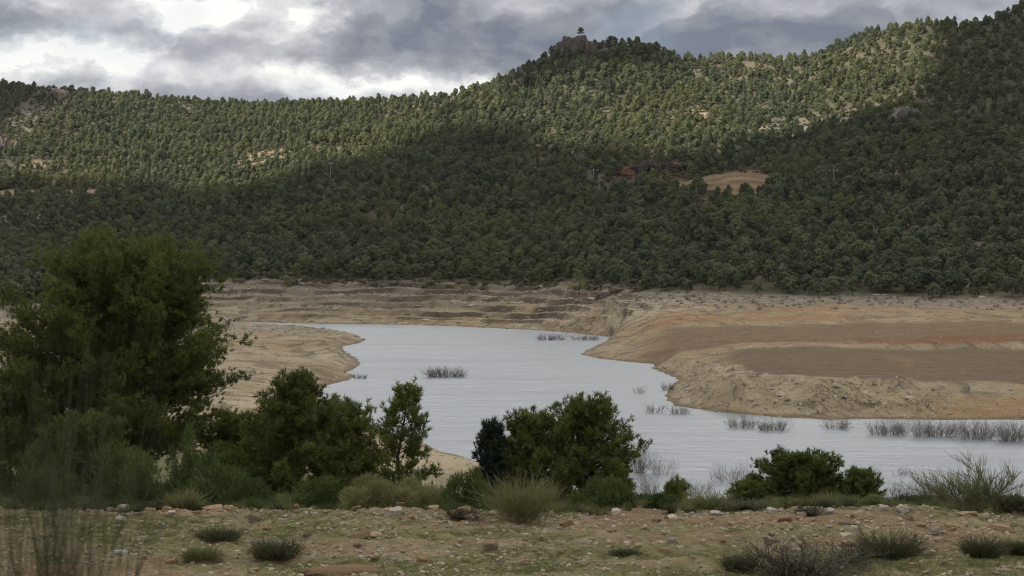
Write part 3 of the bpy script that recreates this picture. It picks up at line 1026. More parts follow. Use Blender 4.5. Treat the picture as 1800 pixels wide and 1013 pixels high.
X = np.concatenate([X, xk]); Y = np.concatenate([Y, yk]); Z = np.concatenate([Z, H(xk, yk)])
S = np.concatenate([S, rs.uniform(.75, 1.2, 150)]); PI_ = np.concatenate([PI_, rs.randint(0, len(FP), 150)]); sel = np.concatenate([sel, np.zeros(150, bool)])
FJ = [joined('pine', p_) for p_ in FP]
r0 = ~sel
rot = np.stack([rs.normal(0, .04, r0.sum()), rs.normal(0, .04, r0.sum()), rs.uniform(0, 6.28, r0.sum())], 1)
sc3 = S[r0][:, None] * np.stack([rs.uniform(.85, 1.15, r0.sum())] * 2 + [rs.uniform(.82, 1.3, r0.sum())], 1)
scatter('pine_forest', FJ, np.stack([X[r0], Y[r0], Z[r0] - .1], 1), rot, sc3, PI_[r0], 'dense pine forest covering the hills behind the lake')
print('forest', len(X))

# low scrub between the trees
def far_bush(seed, n=110):
    rs_ = np.random.RandomState(seed)
    bl = [(np.array([rs_.normal() * .4, rs_.normal() * .4, .25 + rs_.rand() * .4]), np.array([.6, .6, .45]) * rs_.uniform(.6, 1.1)) for _ in range(6)]
    V, F, tint = clump_crown(rs_, bl, n, .17)
    return mesh('bush', V, F, M['scrub_far'], False, {'tint': tint})


FB = [far_bush(200 + i) for i in range(5)]
N = 125000
X2 = rs.uniform(-560, 560, N); Y2 = rs.uniform(640, 1660, N)
n1 = fbm(X2 / 25, Y2 / 25, 3, 133)
ok = (np.abs(X2) < Y2 * .36) & (Y2 > treeline(X2, Y2) - 3) & (Y2 < np.interp(bearing(X2, Y2), *CREST) + 20) & (rs.rand(N) < .55 + n1)
ok &= patch('terraced cut', X2, Y2) < .3
ok &= patch('road', X2, Y2) < .3
X2, Y2 = X2[ok], Y2[ok]
Z2 = H(X2, Y2)
S2 = rs.uniform(.7, 1.9, len(X2))
scatter('hillside_scrub', FB, np.stack([X2, Y2, Z2 - .1], 1), np.stack([0 * S2, 0 * S2, rs.uniform(0, 6.28, len(S2))], 1), np.stack([S2, S2, S2 * rs.uniform(.7, 1.1, len(S2))], 1), rs.randint(0, 5, len(S2)), 'low grey green scrub between the hillside pines')


# ------------------------------------------------------------------ rocks
def ico(sub):
    bm = bmesh.new()
    bmesh.ops.create_icosphere(bm, subdivisions=sub, radius=1.0)
    bm.verts.ensure_lookup_table()
    V = np.array([v.co[:] for v in bm.verts]); F = np.array([[v.index for v in f_.verts] for f_ in bm.faces])
    bm.free()
    return V, F


ICO = {i: ico(i) for i in (1, 2, 3, 4)}


def rock_geo(rs_, dims, sub=3, planes=11, rough=.05):
    V, F = ICO[sub]
    ax = np.concatenate([np.eye(3), -np.eye(3)])
    n_ = np.concatenate([unit(ax + rs_.normal(0, .22, (6, 3))), rvec(rs_, max(2, planes - 6))])
    d_ = np.concatenate([rs_.uniform(.50, .72, 6), rs_.uniform(.62, .95, max(2, planes - 6))])
    dot = np.maximum(V @ n_.T, 1e-3)
    r = np.min(np.where(V @ n_.T > .05, d_[None] / dot, 9), 1)
    r = np.minimum(r, 1.05)
    r = r * (1 + rough * fbm(V[:, 0] * 3 + 9 + dims[0] * 7, V[:, 1] * 3 + V[:, 2] * 2.3, 3, rs_.randint(999)))
    return V * r[:, None] * np.asarray(dims)[None], F


def rock_pile(rs_, items, sub=3, rough=.12):
    """items: (centre, dims, colour, rz)"""
    Vs, Fs, Cs, off_ = [], [], [], 0
    for c_, dm, col, rz in items:
        V, F = rock_geo(rs_, dm, sub, rs_.randint(9, 15), rough)
        ca, sa = math.cos(rz), math.sin(rz)
        V = np.stack([V[:, 0] * ca - V[:, 1] * sa, V[:, 0] * sa + V[:, 1] * ca, V[:, 2]], 1) + np.asarray(c_)
        Vs.append(V); Fs.append(F + off_); off_ += len(V)
        Cs.append(np.tile(np.asarray(col, float), (len(V), 1)))
    return np.concatenate(Vs), np.concatenate(Fs), np.concatenate(Cs)


def crag(name, label, px, py, wpx, hpx, d, n, colours, seed, depth=.5, cat='rock outcrop', peaks=()):
    rs_ = np.random.RandomState(seed)
    x, y, z = on(px, d)
    W = wpx / FPX * d; Hh = hpx / FPX * d
    items = []
    for i in range(n):
        u_ = rs_.uniform(-.5, .5)
        env = (1 - (2 * abs(u_)) ** 1.6) * .75 + .25
        hh = Hh * env * rs_.uniform(.35, 1.0)
        xx = x + u_ * W
        yy = y + rs_.uniform(-.5, .5) * W * depth * .4
        zz = Hs(xx, yy)
        items.append(((xx - x, yy - y, zz - z + hh * .30), (W / n * rs_.uniform(1.3, 3.0), W / n * rs_.uniform(1.3, 2.4), hh * .62), colours[rs_.randint(len(colours))], rs_.uniform(0, 3.1)))
    for ppx, ptop, pw in peaks:        # the summit blocks
        xx = (ppx - 900) / FPX * d; zt = zat(ptop, d); zz = Hs(xx, d)
        hh = max(2.0, zt - zz)
        items.append(((xx - x, 0, zz - z + hh * .4), (pw / FPX * d * .55, pw / FPX * d * .5, hh * .64), colours[0], 0.4))
    V, F, Cc = rock_pile(rs_, items, 4, .30)
    o = obj(name, mesh(name, V, F, M['crag'], False, {'soil': Cc}), None, (x, y, z))
    return tag(o, label, cat)


GREY = [(.12, .10, .085), (.17, .145, .12), (.10, .085, .075), (.15, .11, .085)]
crag('rock_crag', 'grey brown rock crag crowning the pointed hilltop', 1018, 80, 110, 30, 1332, 26, GREY, 11, peaks=[(1000, 62, 24), (1017, 58, 26), (1034, 66, 22), (1050, 74, 24), (984, 74, 22)])
crag('rock_outcrop', 'pinkish rock outcrop among pines at the left end of the ridge', 105, 160, 85, 26, 1560, 16, [(.19, .16, .14), (.24, .18, .14), (.15, .13, .11)], 12)
crag('rock_outcrop', 'pale rounded cliff on the upper right slope above the scree', 1590, 195, 60, 40, at(1590, 212, 700)[1], 9, [(.22, .20, .18), (.26, .24, .21), (.18, .16, .14)], 13)
crag('cliff', 'dark red banded rock face in the middle of the forested slope', 1140, 285, 140, 30, at(1140, 304, 700)[1], 24, [(.055, .042, .036), (.07, .045, .036), (.05, .038, .034), (.085, .046, .034), (.20, .085, .04), (.06, .045, .04)], 14)
crag('rock_outcrop', 'small grey outcrop at the left edge of the picture', 15, 245, 40, 28, at(15, 262, 700)[1], 7, GREY, 15)
crag('rock_outcrop', 'tan crumbling outcrop on the left slope above the road', 75, 288, 60, 16, at(75, 298, 700)[1], 9, [(.34, .24, .16), (.28, .22, .17)], 16)
crag('rock_outcrop', 'broken dark rocks below the pale green tree on the far bank', 1070, 515, 60, 16, 655, 10, [(.20, .17, .14), (.30, .24, .18), (.14, .12, .10)], 17)

# rubble on the banks and screes
rs = np.random.RandomState(23)
SP_ = []
for i in range(5):
    V, F = rock_geo(np.random.RandomState(300 + i), (1, .8, .55), 2, 10, .1)
    SP_.append(mesh('stone', V, F, M['stone_far'], False))
for i in range(3):
    V, F = rock_geo(np.random.RandomState(310 + i), (1.7, 1.0, .42), 2, 8, .08)
    SP_.append(mesh('slab', V, F, M['stone_far'], False))
N = 130000
X3 = rs.uniform(-200, 260, N); Y3 = rs.uniform(160, 840, N)
z3, zn3 = H(X3, Y3, True)
s3 = zn3['s']
wgt = np.where(s3 > .2, .34, 0) + .5 * sstep(6, 1, s3) * (s3 > .1) + .75 * zn3['bluff']
rub = sstep(930, 990, zn3['px']) * sstep(1150, 1090, zn3['px']) * sstep(570, 590, Y3)
wgt = wgt + .45 * rub + zn3['rim'] * .9
wgt = wgt * (1 - zn3['flat'] * .97) * (1 - zn3['upper'] * .9) * (1 - zn3['hill']) * (np.abs(X3) < Y3 * .36)
ok = rs.rand(N) < wgt
X3, Y3, z3 = X3[ok], Y3[ok], z3[ok]
S3 = .22 + .55 * rs.rand(len(X3)) ** 3.0
S3 *= np.where(Y3 > 560, 1.25, .85)
blf = zn3['bluff'][ok]; fbk = sstep(520, 600, Y3)
I3 = rs.randint(0, 5, len(X3))
slab = rs.rand(len(X3)) < (.10 + .35 * fbk + .5 * blf)
I3 = np.where(slab, rs.randint(5, 8, len(X3)), I3)
S3 = S3 * (1 + 1.0 * blf * rs.rand(len(X3)) * slab + .5 * fbk * slab)
rz = np.where(blf > .3, rs.normal(.9, .35, len(X3)), np.where(fbk > .5, rs.normal(0, .3, len(X3)), rs.uniform(0, 6.28, len(X3))))
rx = np.where(blf > .3, rs.normal(.35, .15, len(X3)), rs.normal(0, .12, len(X3)))
scatter('shore_stones', SP_, np.stack([X3, Y3, z3 - .05], 1), np.stack([rx, rs.normal(0, .12, len(X3)), rz], 1), np.stack([S3, S3, S3], 1), I3, 'loose pale stones and slabs lying along the dry lake banks')
print('stones', len(X3))


# ------------------------------------------------------------------ shrubs, tussocks, twigs
def stems_geo(rs_, n, h, spread, width, seg=6, up=1.0, droop=.25, base_r=.12, fork=0, wob=.05, tips=False):
    """fan of tapering stems -> V, quads, tint (flat ribbons, one per stem, with side shoots)"""
    a = rs_.rand(n) * 6.283
    lean = np.abs(rs_.normal(0, .55, n)).clip(0, 1.25) * spread
    d = np.stack([np.cos(a) * np.sin(lean), np.sin(a) * np.sin(lean), np.cos(lean) * up], 1)
    L_ = h * rs_.uniform(.55, 1.08, n) * (1 - .18 * lean)
    b0 = np.stack([np.cos(a), np.sin(a), 0 * a], 1) * (base_r * rs_.rand(n))[:, None]
    s_ = np.linspace(0, 1, seg)
    curve = rvec(rs_, n) * wob
    Pp = b0[:, None] + d[:, None] * (L_[:, None] * s_[None])[..., None]
    bendv = np.stack([np.cos(a), np.sin(a), -0.55 + 0 * a], 1)
    Pp = Pp + bendv[:, None] * (droop * L_[:, None] * s_[None] ** 2.2)[..., None] + curve[:, None] * (L_[:, None] * np.sin(s_[None] * 5))[..., None]
    tint0 = rs_.rand(n)
    if fork:
        m_ = n * fork
        wi = np.repeat(np.arange(n), fork)
        k_ = rs_.randint(2 if tips else 1, seg - 1, m_)
        st = Pp[wi, k_]
        tg = unit(Pp[wi, k_ + 1] - Pp[wi, k_])
        d2 = unit(tg + rvec(rs_, m_) * (.42 if tips else .55) + np.array([0, 0, .25]))
        l2 = L_[wi] * rs_.uniform(.2, .42 if tips else .5, m_)
        P2 = st[:, None] + d2[:, None] * (l2[:, None] * s_[None])[..., None] + np.array([0, 0, 1.0]) * (.12 * l2[:, None] * s_[None] ** 2)[..., None]
        Pp = np.concatenate([Pp, P2]); tint0 = np.concatenate([tint0, tint0[wi] * .7 + .3 * rs_.rand(m_)])
    m_ = len(Pp)
    tan = unit(np.gradient(Pp, axis=1))
    side = unit(np.cross(tan, rvec(rs_, m_)[:, None]))
    wd = width * (1.05 - .85 * s_)[None, :, None] * rs_.uniform(.7, 1.3, (m_, 1, 1))
    V = np.stack([Pp - side * wd, Pp + side * wd], 2).reshape(-1, 3)
    i = (np.arange(m_)[:, None] * seg * 2 + np.arange(seg - 1)[None] * 2)[..., None]
    F = (i + np.array([0, 1, 3, 2])).reshape(-1, 4)
    return V, F, np.repeat(np.clip(tint0, 0, 1), seg * 2)


def twig_paths(rs_, p0, d0, L_, r_, lev, paths, radii, gnarl=.35, nsub=(3, 5)):
    k_ = 5 if lev > 0 else 4
    pts = [p0]; d = d0
    for i in range(k_ - 1):
        d = unit(d + rs_.normal(size=3) * gnarl * .5 + np.array([0, 0, .10]))
        pts.append(pts[-1] + d * L_ / (k_ - 1))
    paths.append(np.array(pts)); radii.append(np.linspace(r_, r_ * .45, k_))
    if lev > 0:
        for j in range(rs_.randint(*nsub)):
            i = rs_.randint(1, k_)
            dd = unit(d + rs_.normal(size=3) * .65 + np.array([0, 0, .2]))
            twig_paths(rs_, pts[i], dd, L_ * rs_.uniform(.45, .75), r_ * .5, lev - 1, paths, radii, gnarl, nsub)


def dead_shrub_mesh(seed, h, spread, n, r_=.02, lev=2, mat='dry', sides=3, base=None):
    rs_ = np.random.RandomState(seed)
    paths, radii = [], []
    for i in range(n):
        a = rs_.rand() * 6.283
        ln = rs_.uniform(.15, 1.1)
        d = np.array([math.cos(a) * math.sin(ln) * spread, math.sin(a) * math.sin(ln) * spread, math.cos(ln)])
        b0 = np.array([math.cos(a), math.sin(a), 0]) * h * .12 * rs_.rand() + np.array([0, 0, -.05 * h])
        if base:
            q_ = base * math.sqrt(rs_.rand()) * .85
            b0 = np.array([math.cos(a) * q_, math.sin(a) * q_ * .6, -.05 * h])
            d = d * np.array([.55, .55, 1]) + np.array([math.cos(a) * .35 * q_ / base, 0, 0])
        twig_paths(rs_, b0, unit(d), h * rs_.uniform(.35, .8), r_, lev, paths, radii)
    V, F = tubes(paths, radii, sides)
    return mesh('twigs', V, F, M[mat], False)


# ------------------------------------------------------------------ near pines
def pine(label, px, d, top, rpx, seed, mat='pine', base_frac=.12, dens=1.0, shape='dome', name='pine_tree', group=None, zoff=0.0, blade=.15, wid=.011, bare=0.0, dx=0.0, hscale=1.0, tints=(0, 1)):
    rs_ = np.random.RandomState(seed)
    x, y, z = on(px, d)
    Ht = max(.6, zat(top, d) - z)
    Rr = rpx / FPX * d
    t_ = thing(name, label, 'tree', (x, y, z - .05), 0, group)
    paths, radii = [], []
    kk = 9
    tz = np.linspace(-.2, Ht * .97, kk)
    wob = np.cumsum(rs_.normal(0, .018 * Ht, (kk, 2)), 0); wob[:2] = 0
    tr_ = np.stack([wob[:, 0], wob[:, 1], tz], 1)
    paths.append(tr_); radii.append(np.linspace(.020 * Ht + .015, .006, kk))
    nb = int((18 + 8.0 * Ht) * dens)
    TP, TD, TT = [], [], []
    for i in range(nb):
        f_ = (i + rs_.rand() * .8) / nb
        zz = Ht * (base_frac + (1 - base_frac) * (f_ ** .9) * .96)
        t0 = (zz / Ht - base_frac) / (1 - base_frac)
        if shape == 'dome':
            pr = (.70 + .30 * math.sin(min(1, t0 / .4) * 1.57)) * math.sqrt(max(.03, 1 - max(0, t0 - .15) ** 2 / .74))
        elif shape == 'cone':
            pr = 1.02 - .86 * t0
        elif shape == 'bush':
            pr = math.sqrt(max(.05, 1 - t0 ** 2.2))
        else:   # ragged
            pr = (.80 + .20 * math.sin(t0 * 9.0 + 1.0)) * (1.08 - .82 * t0)
        a = i * 2.39996 + rs_.normal() * .35
        L_ = max(.18, Rr * pr * rs_.uniform(.76, 1.08))
        el_ = .05 + .85 * t0 + rs_.normal() * .14
        d0 = np.array([math.cos(a) * math.cos(el_), math.sin(a) * math.cos(el_), math.sin(el_)])
        p0 = np.array([np.interp(zz, tz, tr_[:, 0]), np.interp(zz, tz, tr_[:, 1]), zz * .94])
        s_ = np.linspace(0, 1, 6)
        bp_ = p0 + d0 * (L_ * s_)[:, None] + np.array([0, 0, .26 * L_]) * (s_ ** 2)[:, None] + rs_.normal(0, .03 * L_, (6, 3)) * s_[:, None]
        paths.append(bp_); radii.append(np.linspace(.009 * L_ + .010, .004, 6))
        tb = rs_.rand()
        ns = int(5 + 6.0 * L_)
        for j in range(ns):
            sj = rs_.uniform(.22 + bare, 1.0) if j else 1.0
            q0 = np.array([np.interp(sj, s_, bp_[:, c_]) for c_ in range(3)])
            tg = unit(bp_[min(5, int(sj * 5) + 1)] - bp_[int(sj * 5) - (1 if sj >= 1 else 0)])
            sd_ = unit(tg + rs_.normal(size=3) * np.array([.75, .75, .5]) + np.array([0, 0, .25]))
            l_ = (.16 + .34 * L_ * (1.05 - sj * .65)) * rs_.uniform(.6, 1.1)
            if l_ > .22:
                paths.append(np.stack([q0, q0 + sd_ * l_ * .5 + rs_.normal(0, .02, 3), q0 + sd_ * l_])); radii.append(np.array([.008, .006, .003]))
            nt = max(3, int(l_ / .052))
            ss = rs_.uniform(.12, 1.04, nt); ss[0] = 1.0
            pp = q0 + sd_ * (l_ * ss)[:, None] + rs_.normal(0, .045 + .05 * l_, (nt, 3))
            dd = unit(sd_ + rs_.normal(0, .45, (nt, 3)) + np.array([0, 0, .75]))
            TP.append(pp); TD.append(dd); TT.append(np.full(nt, np.clip(tb * .45 + rs_.rand() * .45, 0, 1)))
    TP = np.concatenate(TP); TD = np.concatenate(TD); TT = np.concatenate(TT)
    kz = (Ht - .05) / np.percentile(TP[:, 2], 99.8); kx = Rr / np.percentile(np.abs(TP[:, :2]), 98.7)
    TP = TP * np.array([kx, kx, kz]); paths = [q_ * np.array([kx, kx, kz]) for q_ in paths]
    nbld = 15
    n = len(TP)
    bd = unit(np.repeat(TD, nbld, 0) * .75 + rvec(rs_, n * nbld) * .75)
    bb = np.repeat(TP, nbld, 0) + np.repeat(TD, nbld, 0) * (rs_.rand(n * nbld, 1) - .4) * blade * .7
    ln = blade * rs_.uniform(.65, 1.1, n * nbld)
    V, F, k_ = blades(bb, bd, ln, np.full(n * nbld, wid), rs_)
    tint = np.repeat(np.clip(TT + rs_.normal(0, .10, n), 0, 1), nbld * k_)
    tint = tints[0] + (tints[1] - tints[0]) * tint
    obj('crown', mesh('crown', V, F, M[mat], False, {'tint': tint}), t_)
    V, F = tubes(paths, radii, 5)
    obj('trunk', mesh('trunk', V, F, M['bark'], True), t_)
    return t_


pine('big dark pine with a broad crown at the left, tallest of the near trees', 210, 47, 412, 196, 401, base_frac=.12, shape='dome', dens=2.0, blade=.15, wid=.011, tints=(0, .75))
pine('young bushy pine right of the big dark pine, its branches fanning from a dark stem', 512, 44, 648, 112, 402, base_frac=.06, shape='cone', dens=1.7, tints=(0, .75))
pine('low round pine filling the gap between the bushy pine and the slender one', 606, 48, 698, 82, 403, base_frac=.05, shape='bush', dens=1.6)
pine('slender open pine at the water with sparse yellowish tips and visible stem', 703, 45, 672, 72, 404, base_frac=.10, shape='cone', dens=1.0, bare=.34, tints=(.25, 1))
pine('low dark pine at the foot of the big one, left of the bushy pine', 430, 50, 722, 88, 405, base_frac=.04, shape='bush', dens=1.5, tints=(0, .6))
pine('small blackish green pine with upright shoots, left edge of the middle clump', 852, 45, 738, 50, 406, mat='pine_dark', base_frac=.05, shape='ragged', dens=1.7)
pine('round topped pine in the middle clump, beside the blackish one', 934, 46, 716, 74, 407, base_frac=.05, shape='bush', dens=1.5, tints=(0, .8))
pine('tallest pine of the middle clump with a rounded top', 1034, 47, 692, 82, 408, base_frac=.08, shape='dome', dens=1.5, tints=(.1, 1))
pine('low pine skirt at the right foot of the middle clump', 1082, 46, 808, 36, 409, base_frac=.03, shape='bush', dens=1.8, tints=(.1, .9))
pine('wide dark green bush like pine on the right before the water', 1405, 58, 790, 76, 410, base_frac=.03, shape='bush', dens=2.0, wid=.013, tints=(0, .75))
pine('small low pine at the left flank of the wide bush like pine', 1325, 57, 842, 42, 411, base_frac=.02, shape='bush', dens=2.0, tints=(0, .7))
pine('small round pine to the right of the wide bush like pine', 1516, 57, 822, 38, 412, base_frac=.03, shape='bush', dens=2.0)
pine('little pale green pine alone between the middle clump and the right bushes', 1185, 44, 838, 26, 413, base_frac=.03, shape='ragged', dens=2.2, tints=(.4, 1))
pine('dark pine sapling at the far left under the big pine', 40, 44, 640, 70, 414, base_frac=.04, shape='bush', dens=1.5, tints=(0, .5))
pine('dark low pine behind the blurred broom at lower left', 140, 42, 722, 85, 415, base_frac=.03, shape='bush', dens=1.5, tints=(0, .5))

# the pale tree on the far bank
def small_far(name, label, px, d, top, rpx, seed, mat, cat='tree'):
    rs_ = np.random.RandomState(seed)
    x, y, z = on(px, d)
    Ht = zat(top, d) - z; Rr = rpx / FPX * d
    bl = []
    for i in range(14):
        t0 = rs_.rand(); a = rs_.rand() * 6.28; q_ = Rr * rs_.uniform(.3, .45)
        rad = Rr * (1 - .75 * t0) * rs_.rand()
        bl.append((np.array([rad * math.cos(a), rad * math.sin(a), Ht * (.15 + .78 * t0)]), np.array([q_, q_, q_ * 1.1])))
    V, F, tint = clump_crown(rs_, bl, 600, .25)
    t_ = thing(name, label, cat, (x, y, z - .1))
    obj('crown', mesh('crown', V, F, M[mat], False, {'tint': tint}), t_)
    V, F = tubes([np.array([[0, 0, -.4], [.1, 0, Ht * .5], [0, .1, Ht * .9]])], [np.array([.2, .12, .03])], 6)
    obj('trunk', mesh('trunk', V, F, M['bark'], True), t_)


small_far('tree', 'pale yellow green tree standing out at the foot of the dark forest', 1018, 690, 476, 19, 421, 'pine_pale')
small_far('shrub', 'single pale green shrub on the far bank below the forest', 505, 793, 486, 9, 422, 'pine_pale', 'shrub')


# lone trees on the skyline
def sky_tree(label, px, top, k_, base=None, d=None):
    d = d or float(np.interp(px, *CREST)) - 4
    x, y, z = on(px, d)
    if base is not None:
        z = zat(base, d)
    s_ = (zat(top, d) - z + .3) / max(v.co.z for v in FP[k_][0].vertices)
    t_ = thing('pine_tree', label, 'tree', (x, y, z - .3), 1.0 * k_, None, s_)
    if base is not None:
        t_.scale = (1.55 * s_, 1.55 * s_, s_)
    obj('crown', FP[k_][0], t_); obj('trunk', FP[k_][1], t_)


sky_tree('pine standing on the very top of the rock crag', 1021, 48, 3, 61, 1331)
sky_tree('small pine right of the crag top on the pointed hill', 1076, 63, 4, 80, 1331)
sky_tree('umbrella shaped pine on the skyline where the left ridge meets the pointed hill', 724, 166, 5)


# ------------------------------------------------------------------ brooms and other shrubs by the terrace edge
def shrub(label, px, base_d, top, wpx, seed, mat='broom', n=420, name='broom_shrub', droop=.16, spread=.9, width=.0034, fork=4, cat='shrub', group=None, wob=.05, z0=None, zpc=99.0, tips=False):
    rs_ = np.random.RandomState(seed)
    x, y, z = on(px, base_d)
    if z0 is not None:
        z = z0
    h = max(.15, zat(top, base_d) - z)
    Rr = wpx / 2 / FPX * base_d
    sp = min(1.5, max(.35, Rr / h)) * spread
    V, F, tint = stems_geo(rs_, n, h * 1.05, sp, width, 6, 1.0, droop, Rr * (.12 if tips else .35), fork, wob, tips)
    V[:, :2] *= Rr / max(1e-3, np.percentile(np.abs(V[:, 0]), 97))
    V[:, 2] *= h / np.percentile(V[:, 2], zpc)
    o = obj(name, mesh(name, V, F, M[mat], False, {'tint': tint}), None, (x, y, z - .02))
    return tag(o, label, cat, group)


shrub('fan shaped yellowish broom at the terrace edge in front of the middle pine clump', 920, 28.9, 836, 135, 501, n=240, fork=14, width=.0024, droop=.24, wob=.08)
shrub('small olive broom between the wide dull green bush and the grey cushion', 750, 32.5, 846, 80, 503, n=180, fork=12, width=.0024, droop=.24)
shrub('small pale yellow green broom at the terrace edge under the big pine', 322, 31, 858, 68, 506, n=330)

def open_broom(label, px, d, top, wpx, seed, n):
    """bare forking limbs that end in sheaves of thin green stems"""
    rs_ = np.random.RandomState(seed)
    x, y, z = on(px, d)
    h = zat(top, d) - z; Rr = wpx / 2 / FPX * d
    paths, radii = [], []
    tipsP, tipsD = [], []
    for i in range(n):
        a = rs_.rand() * 6.283; ln = rs_.uniform(.1, 1.05)
        d0 = np.array([math.cos(a) * math.sin(ln), .6 * math.sin(a) * math.sin(ln), math.cos(ln)])
        twig_paths(rs_, np.array([math.cos(a) * .06, math.sin(a) * .06, -.04]), d0, h * rs_.uniform(.5, .75), .012, 2, paths, radii, .25, (2, 4))
    for p_ in paths:
        for k__ in range(12):
            i = rs_.randint(1, len(p_))
            tipsP.append(p_[i]); tipsD.append(unit(unit(p_[-1] - p_[0]) + rs_.normal(0, .28, 3) + np.array([0, 0, .45])))
    P_, D_ = np.array(tipsP), np.array(tipsD)
    m_ = len(P_); s_ = np.linspace(0, 1, 4); L_ = h * rs_.uniform(.14, .34, m_)
    Pp = P_[:, None] + D_[:, None] * (L_[:, None] * s_[None])[..., None] + np.array([0, 0, .15]) * (L_[:, None] * s_[None] ** 2)[..., None]
    side = unit(np.cross(D_, rvec(rs_, m_)))[:, None] * (.0042 * (1.05 - .7 * s_))[None, :, None]
    V = np.stack([Pp - side, Pp + side], 2).reshape(-1, 3)
    i = (np.arange(m_)[:, None] * 8 + np.arange(3)[None] * 2)[..., None]
    F = (i + np.array([0, 1, 3, 2])).reshape(-1, 4)
    W_, FW = tubes(paths, radii, 4)
    kx = Rr / np.percentile(np.abs(V[:, 0]), 98); kz = h / np.percentile(V[:, 2], 99.5)
    V = V * np.array([kx, kx, kz]); W_ = W_ * np.array([kx, kx, kz])
    t_ = thing('broom_shrub', label, 'shrub', (x, y, z - .02))
    obj('stems', mesh('stems', V, F, M['broom'], False, {'tint': np.repeat(rs_.rand(m_) * .45, 8)}), t_)
    obj('branches', mesh('branches', W_, FW, M['dry'], True), t_)


open_broom('large open broom with bare lower stems on the right before the lake', 1712, 33, 806, 185, 512, 24)
shrub('low green tussock left of the wide bush like pine', 1245, 32, 862, 90, 513, n=420, name='shrub')
shrub('green tussock in front of the wide bush like pine', 1465, 31.5, 866, 80, 514, n=420, name='shrub')

fl = shrub('low shrub with a bunch of yellow flowers at the terrace edge', 1400, 31.3, 872, 60, 518, 'broom_green', 260, 'flowering_shrub')
rs_ = np.random.RandomState(9)
n = 70
pf = np.stack([rs_.normal(0, .09, n), rs_.normal(0, .06, n), .16 + rs_.normal(0, .045, n)], 1)
Vp, Fp, _ = clump_crown(rs_, [(p_, np.array([.012] * 3)) for p_ in pf], n * 5, .010)
obj('flowers', mesh('flowers', Vp, Fp, M['yellow']), fl)


def leafy(label, px, base_d, top, wpx, seed, mat='broom_green', n=5200, name='shrub'):
    """a rounded bush: short twiggy stems under a skin of small leaf sprays in uneven lobes"""
    rs_ = np.random.RandomState(seed)
    x, y, z = on(px, base_d)
    h = max(.2, zat(top, base_d) - z); Rr = wpx / 2 / FPX * base_d
    bl = []
    for i in range(16):
        a = rs_.rand() * 6.283; q_ = rs_.uniform(.22, .40); rr = math.sqrt(rs_.rand()) * (1 - q_)
        bl.append((np.array([rr * math.cos(a) * Rr, rr * math.sin(a) * Rr, h * rs_.uniform(.2, 1.0) * (1 - .45 * rr) - q_ * h * .35]), np.array([q_ * Rr, q_ * Rr, q_ * h])))
    which = rs_.randint(0, len(bl), n)
    c_ = np.array([b_[0] for b_ in bl])[which]; r_ = np.array([b_[1] for b_ in bl])[which]
    d_ = rvec(rs_, n); d_[:, 2] = np.abs(d_[:, 2]) * np.where(rs_.rand(n) < .2, -1, 1)
    bp = c_ + d_ * r_ * (.55 + .5 * rs_.rand(n, 1))
    dd = unit(d_ * .7 + rvec(rs_, n) * .5 + np.array([0, 0, .45]))
    V, F, k_ = blades(bp, dd, rs_.uniform(.05, .12, n) * (.6 + .5 * h), np.full(n, .009), rs_)
    tint = np.repeat(np.clip(rs_.rand(len(bl))[which] * .6 + rs_.rand(n) * .4, 0, 1), k_)
    t_ = thing(name, label, 'shrub', (x, y, z - .02))
    obj('leaves', mesh('leaves', V, F, M[mat], False, {'tint': tint}), t_)
    paths = [np.array([[0, 0, -.05], b_[0] * np.array([.4, .4, .5]), b_[0]]) for b_ in bl]
    W_, FW = tubes(paths, [np.array([.016, .010, .004])] * len(paths), 4)
    obj('stems', mesh('stems', W_, FW, M['dry'], True), t_)
    return t_


leafy('fresh green low shrub left of the fan shaped broom', 822, 32, 826, 100, 504, 'broom_green')
leafy('dark green bush at the right foot of the middle pine clump', 1065, 32, 838, 130, 505, 'broom_green')
leafy('dark green shrub under the bushy pine at the terrace edge', 430, 33, 828, 120, 507, 'broom_green')
leafy('green shrub at the terrace edge under the right side of the bushy pine', 560, 33, 838, 110, 508, 'broom_green')
leafy('tall narrow bush between the big pine and the bushy young pine', 325, 38, 752, 70, 509, 'broom_green')
leafy('large dark bush at the lower left below the big pine', 215, 34, 770, 150, 510, 'broom_green')
leafy('dark green bush just right of the blurred broom', 265, 32, 805, 120, 511, 'broom_green')
leafy('low grey green shrub below the large open broom', 1610, 31.5, 872, 110, 515, 'tuft')
leafy('low dark shrub at the right edge of the terrace', 1785, 31, 868, 90, 516, 'tuft')
leafy('low green shrub under the little pale pine', 1150, 31.5, 868, 90, 517, 'broom_green')
leafy('dark rounded bush at the terrace edge left of the bushy young pine', 380, 34, 800, 130, 531)
leafy('round dark green bush at the far left below the big pine', 95, 33, 812, 150, 532)
leafy('wide dull green bush at the terrace edge below the slender pine', 665, 32, 834, 185, 502, 'broom', 9000)
leafy('olive green bush filling the gap under the slender pine', 735, 34, 842, 110, 533, 'broom')
leafy('low leafy bush in front of the small round pine on the right', 1530, 32, 872, 80, 534, 'broom')
leafy('low leafy bush left of the grey cushion at the right edge', 1360, 32, 872, 70, 535, 'broom')


def tussock(label, px, base_py, top, wpx, seed, mat='tuft', n=900, name='grass_tussock', width=.0035, cat='grass tussock'):
    x, y, z = at(px, base_py)
    rs_ = np.random.RandomState(seed)
    h = max(.05, zat(top, y) - z); Rr = wpx / 2 / FPX * y
    V, F, tint = stems_geo(rs_, n, h, min(1.2, .75 * Rr / h), width, 5, 1, .22, Rr * .55, 1, .05)
    V[:, :2] *= Rr / np.percentile(np.abs(V[:, 0]), 97)
    o = obj(name, mesh(name, V, F, M[mat], False, {'tint': tint}), None, (x, y, z - .01))
    return tag(o, label, cat)


